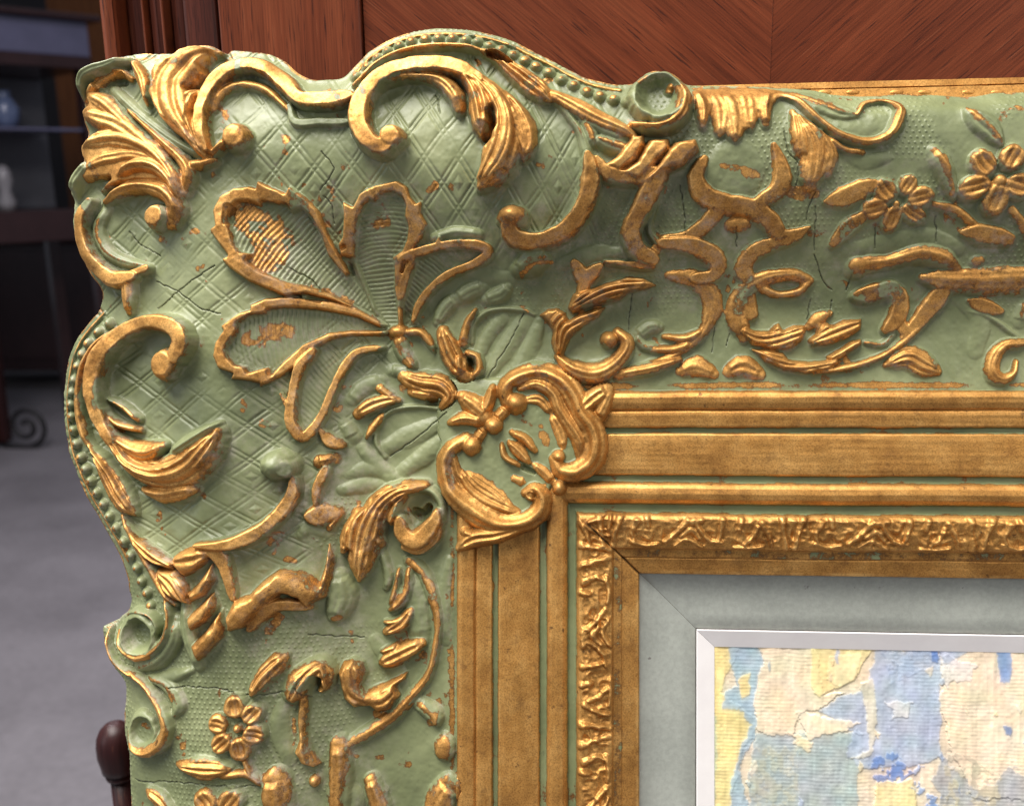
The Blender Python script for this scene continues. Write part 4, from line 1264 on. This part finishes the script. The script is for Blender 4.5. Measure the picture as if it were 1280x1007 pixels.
gold = np.clip(blur(gold.astype(np.float32), 1, 1), 0, 1)
pale_amt = np.where(MOULD, np.clip(np.clip(-rake, 0, 1) * 1.6 - 0.2, 0, 1) * np.clip(0.45 + 0.5 * vnoise(34, 97) + 0.35 * vnoise(9, 98), 0, 1), 0)  # paler by slope direction; the outer rim is added below
pale_amt = pale_amt + np.where(MOULD, 0.6 * np.clip(1 - np.maximum(SD, 0) / 5, 0, 1) * np.clip(0.2 + vnoise(30, 99), 0, 1), 0)
crest = np.clip((Hh - blur(Hh.astype(np.float32), 3, 2)) / 3.0, 0, 1) * 0.6 * np.clip(0.6 + 0.6 * vnoise(24, 144) + 0.3 * vnoise(6, 145), 0, 1)
crackv = np.clip(0.65 * CRACK + 0.9 * mitre, 0, 1)

# ------------------------------------------------------------------ cut it into parts and link them
frame = bpy.data.objects.new('picture_frame', None)
col.objects.link(frame)
FB = V1
frame.matrix_world = ROOT @ Matrix.Translation((0, 0, (503.5 - FB) * Q))
tag(frame, 'ornate carved picture frame, worn gold relief on sage green ground', 'picture frame')
M_gild = mat_gilded()

lab = LAB.copy()
base_ids = {}
def base_part(name):
    PARTS.append((name, None))
    return len(PARTS) - 1
rail_t_id, rail_l_id, corner_id = 0, base_part('rail_ground'), base_part('lattice_ground')
und = (LAB == 0) & MOULD
lab[und & ~TOP] = rail_l_id
lm = und & (lat_mask > 0.5)
lab[lm] = corner_id
# each tooled diamond of the lattice is a piece of its own
ia, ib = np.floor((la + 4) / SP).astype(int), np.floor((lb + 9) / SP).astype(int)
dia = lm & (np.abs(ca) < SP / 2 - 4.2) & (np.abs(cb) < SP / 2 - 4.2)
key = (ia + 500) * 2000 + (ib + 1000)
ks, cnt = np.unique(key[dia], return_counts=True)
for k_, c_ in zip(ks, cnt):
    if c_ < 90:
        continue
    PARTS.append(('diamond', corner_id))
    lab[dia & (key == k_)] = len(PARTS) - 1
BANDS = [(0, 24, 'gilt_bead'), (24, 45, 'gilt_fillet'), (45, 52, 'green_groove'), (52, 104.5, 'gilt_flat_band'), (104.5, 113, 'green_groove'),
         (113, 139.5, 'gilt_bead'), (139.5, 150, 'green_groove'), (150, 196, 'stamped_leaf_band'), (196, 207.5, 'sight_fillet'), (207.5, 240, 'sight_edge')]
ub = ~MOULD & ((LAB == 0))
for b0, b1, nm in BANDS:
    for tp in (True, False):
        PARTS.append((nm, None))
        lab[ub & (BBn >= b0) & (BBn < b1) & (TOP == tp)] = len(PARTS) - 1
BAND_OF = lab

keep = (SDs > -3.9) & (BB < 230.5)
cell = keep[:-1, :-1] & keep[1:, :-1] & keep[:-1, 1:] & keep[1:, 1:]
# every island of ground that the ornament cuts off is a piece of its own; slivers join their neighbour
def islands(m):
    par, runs, prev = [], [], []
    def find(a):
        while par[a] != a:
            par[a] = par[par[a]]; a = par[a]
        return a
    for j in range(m.shape[0]):
        row = np.flatnonzero(np.diff(np.concatenate(([0], m[j].astype(np.int8), [0]))))
        now = []
        for s_, t_ in zip(row[::2], row[1::2]):
            k = len(par); par.append(k); runs.append((j, s_, t_)); now.append((s_, t_, k))
            for ps, pt, pk in prev:
                if ps <= t_ and pt >= s_:
                    a, b = find(pk), find(k)
                    if a != b:
                        par[a] = b
        prev = now
    out = {}
    for k, r_ in enumerate(runs):
        out.setdefault(find(k), []).append(r_)
    return list(out.values())
cellp = np.zeros((NV, NU), bool); cellp[:-1, :-1] = cell
for gid, gname in ((rail_t_id, 'rail_ground'), (rail_l_id, 'rail_ground'), (corner_id, 'lattice_ground')):
    comps = sorted(islands(cellp & (lab == gid)), key=lambda c_: -sum(t_ - s_ for _, s_, t_ in c_))
    for c_ in comps[1:]:
        if sum(t_ - s_ for _, s_, t_ in c_) >= 80:
            nid = base_part(gname)
        else:
            cand = [int(lab[jj, ii]) for j_, s_, t_ in c_ for jj, ii in ((j_, s_ - 1), (j_, min(t_, NU - 1))) if cellp[jj, ii]]
            cand = [q for q in cand if q not in (rail_t_id, rail_l_id, corner_id)]
            nid = cand[0] if cand else base_part(gname)
        for j_, s_, t_ in c_:
            lab[j_, s_:t_] = nid
cj, ci = np.where(cell)
cl = lab[cj, ci]
order = np.argsort(cl, kind='stable')
cj, ci, cl = cj[order], ci[order], cl[order]
X = ((UU + MU - 640.0) * Q).astype(np.float32)
Z = ((FB - VV - MV) * Q).astype(np.float32)
Y = (-Hh * Q).astype(np.float32)
Hn = np.where(SDs < -1.2, BASE + bod - 6, Hh)
ngy, ngx = np.gradient(Hn, STEP)
NX, NZ, NYY = -ngx, ngy, -np.ones_like(ngx)
nl = np.sqrt(NX ** 2 + NZ ** 2 + 1)
NORM = np.stack([NX / nl, NYY / nl, NZ / nl], -1).reshape(-1, 3).astype(np.float32)
CO = np.stack([X, Y, Z], -1).reshape(-1, 3)
LF = blur(pale_amt.astype(np.float32), 1, 1).reshape(-1)
WF = crest.reshape(-1).astype(np.float32)
GF, CF = gold.reshape(-1).astype(np.float32), crackv.reshape(-1).astype(np.float32)

def grid_mesh(name, cj_, ci_, nu, co, norm, attrs):
    q = np.stack([cj_ * nu + ci_, (cj_ + 1) * nu + ci_, (cj_ + 1) * nu + ci_ + 1, cj_ * nu + ci_ + 1], -1)
    uq, inv = np.unique(q.reshape(-1), return_inverse=True)
    me = bpy.data.meshes.new(name)
    me.vertices.add(len(uq)); me.loops.add(len(inv)); me.polygons.add(len(q))
    me.vertices.foreach_set('co', co[uq].reshape(-1))
    me.loops.foreach_set('vertex_index', inv.astype(np.int32).reshape(-1))
    me.polygons.foreach_set('loop_start', np.arange(0, len(inv), 4, dtype=np.int32))
    me.update(calc_edges=True)
    me.polygons.foreach_set('use_smooth', np.ones(len(q), bool))
    for an, arr in attrs.items():
        if arr.ndim == 1:
            me.attributes.new(an, 'FLOAT', 'POINT').data.foreach_set('value', arr[uq])
        else:
            me.attributes.new(an, 'FLOAT_COLOR', 'POINT').data.foreach_set('color', arr[uq].reshape(-1))
    if norm is not None:
        me.normals_split_custom_set_from_vertices(norm[uq])
    return me
ids, starts = np.unique(cl, return_index=True)
ends = list(starts[1:]) + [len(cl)]
OBJ = {}
todo = [(int(i), a, b) for i, a, b in zip(ids, starts, ends)]
todo.sort(key=lambda q: 1 if PARTS[q[0]][1] is not None else 0)
for i, a, b in todo:
    nm, par = PARTS[i]
    if b - a < 12:
        continue
    me = grid_mesh(nm, cj[a:b], ci[a:b], NU, CO, NORM, {'gold': GF, 'crack': CF, 'paleness': LF, 'rubbed': WF})
    pa = OBJ.get(par) if par is not None else None
    OBJ[i] = new_obj(nm, me, pa or frame, M_gild)
print('parts', len(OBJ), 'cells', len(cl))

# plain gilt back edge standing proud behind the top rail, with small worn lumps
def uvh(u, v, h):
    return Vector(((u - 640) * Q, -h * Q, (FB - v) * Q))
def loft_strip(name, rows, u_list, wob=0.0, seed=1):
    """rows: (v, h) profile swept along u"""
    r = random.Random(seed)
    bm = bmesh.new()
    rings = []
    for u_ in u_list:
        w_ = [r.uniform(-wob, wob) for _ in rows]
        rings.append([bm.verts.new(uvh(u_, v_ + w_[k], h_)) for k, (v_, h_) in enumerate(rows)])
    for a_, b_ in zip(rings, rings[1:]):
        for k in range(len(rows) - 1):
            bm.faces.new((a_[k], a_[k + 1], b_[k + 1], b_[k]))
    me = bpy.data.meshes.new(name)
    bm.to_mesh(me); bm.free()
    me.attributes.new('gold', 'FLOAT', 'POINT').data.foreach_set('value', np.full(len(me.vertices), 1.0, np.float32))
    return me
hb = -42.0
v_a = cam_uv(1000, 103.6, hb)[1]; v_b = cam_uv(1000, 111.5, hb)[1]; v_c = cam_uv(1000, 128.0, hb + 14)[1]
ul = list(np.arange(640, 2050.0, 15.0))
new_obj('back_edge', loft_strip('back_edge', [(v_a + 4, hb - 70), (v_a, hb - 3), (v_a + 0.3, hb), (v_b, hb + 0.6), (v_b + 0.6, hb - 3)], ul, 0.25), frame, M_gild)
new_obj('back_edge', loft_strip('back_edge', [(v_b + 1, hb - 8), (v_b + 2.6, hb + 3), (v_b + 4, hb + 8), (v_c, hb + 10)], ul, 0.3, 2), frame, M_gild)
for kx in (1031, 1066, 1121, 1156, 1211, 1247):
    lu, lv = cam_uv(kx, 115.5, hb + 9)
    bm = bmesh.new()
    bmesh.ops.create_uvsphere(bm, u_segments=14, v_segments=8, radius=1.0)
    for v_ in bm.verts:
        v_.co = uvh(lu, lv, hb + 8) + Vector((v_.co.x * 9 * Q, v_.co.y * 2.2 * Q, v_.co.z * 3.6 * Q))
    for f_ in bm.faces:
        f_.smooth = True
    me = bpy.data.meshes.new('gilt_lump')
    bm.to_mesh(me); bm.free()
    me.attributes.new('gold', 'FLOAT', 'POINT').data.foreach_set('value', np.full(len(me.vertices), 1.0, np.float32))
    new_obj('gilt_lump', me, frame, M_gild)

# ------------------------------------------------------------------ grey liner, white slip and the painting
def rail_sweep(name, prof, top, m, wob=0.0, smooth=True):
    """mitred length of moulding; prof = (b, h), b measured inwards from the gilt bands"""
    bm = bmesh.new()
    far = (2050.0 - BU) if top else (1750.0 - BV)
    n = 40
    rows = []
    for k in range(n + 1):
        row = []
        for b_, h_ in prof:
            s_ = b_ + 0.22 + (far - b_ - 0.22) * k / n
            hh = h_ + (random.uniform(-wob, wob) if wob else 0)
            row.append(bm.verts.new(uvh(BU + s_, BV + b_, hh) if top else uvh(BU + b_, BV + s_, hh)))
        rows.append(row)
    for a_, b_ in zip(rows, rows[1:]):
        for k in range(len(prof) - 1):
            q = (a_[k], b_[k], b_[k + 1], a_[k + 1])
            bm.faces.new(q if not top else q[::-1]).smooth = smooth
    bmesh.ops.recalc_face_normals(bm, faces=bm.faces[:])
    me = bpy.data.meshes.new(name)
    bm.to_mesh(me); bm.free()
    return new_obj(name, me, frame, m)
lt = NT('grey_painted_liner')
lv_ = lt.coords()
ln = lt.noise(lv_, 60, 6, 0.65)
lc = lt.ramp(ln, [(0.3, (0.29, 0.305, 0.272)), (0.7, (0.37, 0.385, 0.345))])
lc = lt.mix(0.5, lc, lt.ramp(lt.noise(lv_, 14, 4, 0.6), [(0.3, (0.78, 0.78, 0.76)), (0.7, (1.12, 1.12, 1.1))]), 'MULTIPLY')
lc = lt.mix(0.5, lc, lt.ramp(lt.noise(lv_, 900, 3, 0.6), [(0.3, (0.78, 0.78, 0.78)), (0.7, (1.12, 1.12, 1.12))]), 'MULTIPLY')
lc = lt.mix(lt.step(lt.noise(lv_, 420, 3, 0.5), 0.72, 0.78), lc, (0.16, 0.15, 0.14))
lt.bump(lt.noise(lv_, 900, 4), 0.3, 0.00012)
M_liner = lt.set(Base_Color=lc, Roughness=0.5)
wt = NT('white_painted_slip')
wn = wt.noise(wt.coords(), 90, 5, 0.6)
M_slip = wt.set(Base_Color=wt.ramp(wn, [(0.3, (0.82, 0.78, 0.77)), (0.7, (0.90, 0.865, 0.85))]), Roughness=0.45)
b_l = cam_uv(1000, 788.5, -34)[1] - BV
b_s = cam_uv(1000, 810.5, -44)[1] - BV
LIN = [(226.0, -23), (229, -23.5), (236, -27), (244, -30.5), (254, -33.6), (266, -35.6), (280, -36.6), (b_l - 1, -37), (b_l, -39)]
SLP = [(b_l + 0.3, -37), (b_l + 0.5, -33.6), (b_l + 1.2, -33.2), (b_s - 0.8, -43.5), (b_s, -46.5)]
for tp in (True, False):
    rail_sweep('grey_liner', LIN, tp, M_liner, 0.06)
    rail_sweep('white_slip', SLP, tp, M_slip, 0.0, False)

# the painting: knife-laid paint on ribbed canvas
pa = NT('oil_paint')
pat = pa.n('ShaderNodeAttribute', attribute_name='paint').outputs['Color']
pv = pa.coords()
pcol = pa.mix(0.35, pat, pa.ramp(pa.noise(pv, 500, 4, 0.7), [(0.3, (0.72, 0.72, 0.74)), (0.7, (1.12, 1.12, 1.1))]), 'MULTIPLY')
pa.bump(pa.noise(pv, 1500, 3), 0.2, 0.00008)
M_paint = pa.set(Base_Color=pcol, Roughness=0.4)
pu0, pv0 = BU + b_s - 3, BV + b_s - 3
pi0, pj0 = int((pu0 - U0) / STEP), int((pv0 - V0) / STEP)
sub = (slice(pj0, NV), slice(pi0, NU))
jag = np.stack([vnoise(26, 101) * 8 + vnoise(9, 102) * 4 + vnoise(4, 103) * 2, vnoise(24, 104) * 9 + vnoise(8, 105) * 5 + vnoise(3.5, 106) * 2.5])
PC = np.zeros((NV, NU, 3), np.float32)
PH = np.zeros((NV, NU), np.float32)
def lin(c):
    return np.array([((x / 255 + 0.055) / 1.055) ** 2.4 if x > 10 else x / 3294 for x in c], np.float32)
PC[:] = lin((222, 204, 176))
def dab(pts, rgb, thick=1.2, j=1.0, mixn=0.0):
    uv = np.array([cam_uv(860 + x * 0.328, 755 + y * 0.328, -42) for x, y in parse(pts)])
    p_ = np.vstack([uv, uv[:1]])
    m = poly_mask(p_)
    # ragged edge: sample the mask through a jittered lookup
    jj = np.clip((np.arange(NV)[:, None] + jag[0] * j).astype(int), 0, NV - 1)
    ii = np.clip((np.arange(NU)[None, :] + jag[1] * j * 0.7).astype(int), 0, NU - 1)
    m = m[jj, ii]
    if mixn:
        m &= (vnoise(7, 110 + int(mixn * 10)) + 0.6 * vnoise(3, 111)) > mixn - 0.6
    c_ = lin(rgb)
    PC[m] = c_
    if thick:
        PH[m] = np.maximum(PH[m] + thick * 0.55, thick)
dab('60,130 210,130 165,240 125,330 205,400 262,450 215,560 150,800 60,800', (226, 206, 140), 1.0, 0.5)
dab('60,400 105,420 120,560 100,800 60,800', (188, 196, 160), 0.4, 0.6)
dab('170,130 272,130 282,235 312,290 262,350 250,440 245,520 200,640 235,800 145,800 180,640 230,470 205,410 130,390 135,330 190,300 150,230', (158, 180, 190), 0.9, 0.6)
dab('195,290 238,270 235,340 200,350', (232, 205, 140), 1.2, 0.5)
dab('250,500 660,480 650,800 225,800', (163, 174, 172), 0.6, 0.6)
dab('240,560 420,540 400,800 235,800', (178, 180, 165), 0.5, 0.8, 0.55)
dab('272,130 480,130 520,350 600,340 505,395 430,420 395,505 300,512 250,480 262,300 285,235', (230, 212, 180), 1.6, 0.5)
dab('470,130 745,130 665,225 640,290 575,322 500,350 472,318', (235, 214, 152), 1.6, 0.25)
dab('540,200 660,190 640,285 580,318 530,285', (240, 222, 168), 1.2, 0.25)
dab('500,400 600,350 665,330 720,180 960,150 965,580 690,640 640,600 600,580 640,480', (170, 181, 198), 0.8, 0.6)
dab('740,180 960,170 960,260 780,300', (158, 174, 196), 0.6, 0.8, 0.5)
dab('660,300 700,285 725,400 700,575 600,590 690,550 680,400', (212, 206, 186), 1.4, 0.4)
dab('410,420 560,425 660,432 600,480 500,495 455,505', (232, 214, 184), 1.6, 0.8)
dab('380,500 500,505 460,560 400,530', (228, 208, 172), 1.3, 0.9)
dab('955,130 1400,130 1400,760 1100,730 1010,560 955,360 990,280', (232, 212, 182), 1.5, 0.6)
dab('960,210 1110,240 1080,280 1010,285 985,330 960,290', (220, 212, 205), 1.4, 0.9)
dab('960,560 1120,690 1260,650 1400,640 1400,800 950,800', (170, 170, 168), 0.6, 1.3)
dab('1000,520 1200,640 1180,800 980,800', (190, 180, 155), 0.7, 1.2, 0.6)
dab('918,130 966,130 950,232 918,225', (88, 128, 190), 1.0, 0.5)
dab('960,150 1090,150 1040,215 970,240', (176, 186, 200), 0.8, 0.8)
dab('1178,150 1236,150 1226,292 1186,296', (128, 156, 196), 0.8, 0.4)
dab('690,610 780,560 805,545 830,620 890,605 880,650 800,690 705,700', (92, 128, 186), 1.0, 1.0, 0.5)
dab('710,690 868,668 866,800 706,800', (236, 214, 158), 1.6, 0.5)
dab('870,690 960,740 950,800 870,800', (120, 152, 200), 0.9, 1.2, 0.6)
dab('1210,460 1240,465 1238,505 1212,490', (90, 122, 170), 1.0, 0.5)
dab('760,370 850,360 840,440 790,450 800,400', (205, 206, 208), 1.6, 0.8)
prg = random.Random(5)
for _ in range(24):
    x_, y_ = prg.uniform(90, 1350), prg.uniform(190, 780)
    w_, h_ = prg.uniform(5, 16), prg.uniform(10, 34)
    rgb = prg.choice([(226, 208, 172), (226, 208, 172), (165, 178, 196), (150, 165, 170), (228, 206, 150), (150, 170, 200), (215, 205, 188)])
    dab(f'{x_-w_},{y_} {x_},{y_-h_} {x_+w_},{y_+4} {x_+3},{y_+h_}', rgb, prg.uniform(0.7, 1.6), prg.uniform(0.5, 1.0))
PC[:] = PC * 0.95 + 0.05 * lin((232, 220, 200))
PC *= (1 + 0.10 * vnoise(30, 130, 0.5, 2.0) + 0.10 * vnoise(8, 131, 0.5, 1.6) + 0.05 * vnoise(3, 132))[..., None]
PC *= 1 + 0.07 * np.stack([vnoise(16, 133), 0.4 * vnoise(19, 134), -vnoise(15, 133)], -1)
for k_ in range(3):
    PC[..., k_] = 0.45 * PC[..., k_] + 0.30 * blur(PC[..., k_], 1, 2) + 0.25 * blur(PC[..., k_], 4, 2)
for k_ in range(3):
    PC[..., k_] = 0.75 * PC[..., k_] + 0.25 * box1(PC[..., k_], 7, 0)
PH = 0.5 * PH + 0.5 * blur(PH, 1, 1)
rib = np.cos(2 * np.pi * (VV + NWARP * 1.2) / 4.6) * 0.17 * (0.55 + 0.45 * vnoise(28, 120))
PHt = -46.0 + PH * 0.9 + vnoise(3.3, 123, 0.8, 8) * 0.25 + vnoise(8, 124, 0.8, 4) * 0.5 + rib * np.clip(1.2 - PH * 0.25, 0.15, 1) + vnoise(14, 121) * 0.5 + vnoise(4, 122) * 0.22
PCO = np.stack([X, (-PHt * Q).astype(np.float32), Z], -1).reshape(-1, 3)
cjj, cii = np.meshgrid(np.arange(pj0, NV - 1), np.arange(pi0, NU - 1), indexing='ij')
pcf = np.concatenate([PC, np.ones((NV, NU, 1), np.float32)], -1).reshape(-1, 4)
pgy, pgx = np.gradient(PHt, STEP)
pn = np.sqrt(pgx ** 2 + pgy ** 2 + 1)
PN = np.stack([-pgx / pn, -1 / pn, pgy / pn], -1).reshape(-1, 3).astype(np.float32)
me = grid_mesh('painting', cjj.reshape(-1), cii.reshape(-1), NU, PCO, PN, {'paint': pcf})
ptg = new_obj('painting', me, None, M_paint)
ptg.matrix_world = frame.matrix_world.copy()
tag(ptg, 'abstract oil painting in cream, yellow and pale blue inside the frame', 'painting')

# ------------------------------------------------------------------ the rails run on past the photograph's right and lower edge
EU, EV = 2050.0, 1750.0
tl = list(np.arange(-229.0, 0.0, 1.5)) + list(np.arange(0.0, 372.0, 6.0))
hl = [float(band_profile(-t_)) if t_ < 0 else float(np.interp(t_, PROF_T, PROF_H)) for t_ in tl]
def green_at(b_):
    return 45.4 < b_ < 52 or 104.4 < b_ < 113 or 139.6 < b_ < 150.2 or b_ < 0
for top in (True, False):
    t_out = (BV - float(P(1280, 114, -4)[1])) if top else (BU - float(P(162, 1007, -4)[0]))
    rows = [(t_, h_) for t_, h_ in zip(tl, hl) if t_ < t_out] + [(t_out, float(np.interp(t_out, PROF_T, PROF_H)) - 15), (t_out + 0.5, -110)]
    vs_, fs_, gs_ = [], [], []
    far, start = ((EU, U1 - 1.0) if top else (EV, V1 - 1.0))
    n = 16
    for k in range(n + 1):
        a_ = start + (far - start) * k / n
        for t_, h_ in rows:
            vs_.append(uvh(a_, BV - t_, h_) if top else uvh(BU - t_, a_, h_))
            gs_.append(0.05 if green_at(-t_) else 1.0)
    m_ = len(rows)
    for k in range(n):
        for i in range(m_ - 1):
            q = (k * m_ + i, k * m_ + i + 1, (k + 1) * m_ + i + 1, (k + 1) * m_ + i)
            fs_.append(q if top else q[::-1])
    me = bpy.data.meshes.new('plain_rail')
    me.from_pydata(vs_, [], fs_)
    me.attributes.new('gold', 'FLOAT', 'POINT').data.foreach_set('value', np.array(gs_, np.float32))
    me.polygons.foreach_set('use_smooth', np.ones(len(fs_), bool))
    bm = bmesh.new(); bm.from_mesh(me)
    bmesh.ops.recalc_face_normals(bm, faces=bm.faces[:])
    bm.to_mesh(me); bm.free()
    new_obj('plain_rail', me, frame, M_gild)
def canvas_ext(u0, u1, v0, v1):
    nu, nv = 60, 60
    co = [uvh(u0 + (u1 - u0) * i / nu, v0 + (v1 - v0) * j / nv, -46.0) for j in range(nv + 1) for i in range(nu + 1)]
    fa = [(j * (nu + 1) + i, (j + 1) * (nu + 1) + i, (j + 1) * (nu + 1) + i + 1, j * (nu + 1) + i + 1) for j in range(nv) for i in range(nu)]
    me = bpy.data.meshes.new('canvas')
    me.from_pydata(co, [], fa)
    pal = [lin(c) for c in ((230, 212, 180), (166, 178, 198), (228, 208, 150), (176, 182, 178))]
    r = random.Random(9)
    cc = np.array([[*pal[int(abs(math.sin(i * 0.11 + math.sin(j * 0.17) * 2) + 0.6 * math.sin(j * 0.07 + i * 0.05)) * 2.4) % 4], 1.0]
                   for j in range(nv + 1) for i in range(nu + 1)], np.float32)
    me.attributes.new('paint', 'FLOAT_COLOR', 'POINT').data.foreach_set('color', cc.reshape(-1))
    return new_obj('canvas', me, ptg, M_paint)
canvas_ext(U1 - 0.5, EU, pv0, EV)
canvas_ext(pu0, U1 - 0.5, V1 - 0.5, EV)
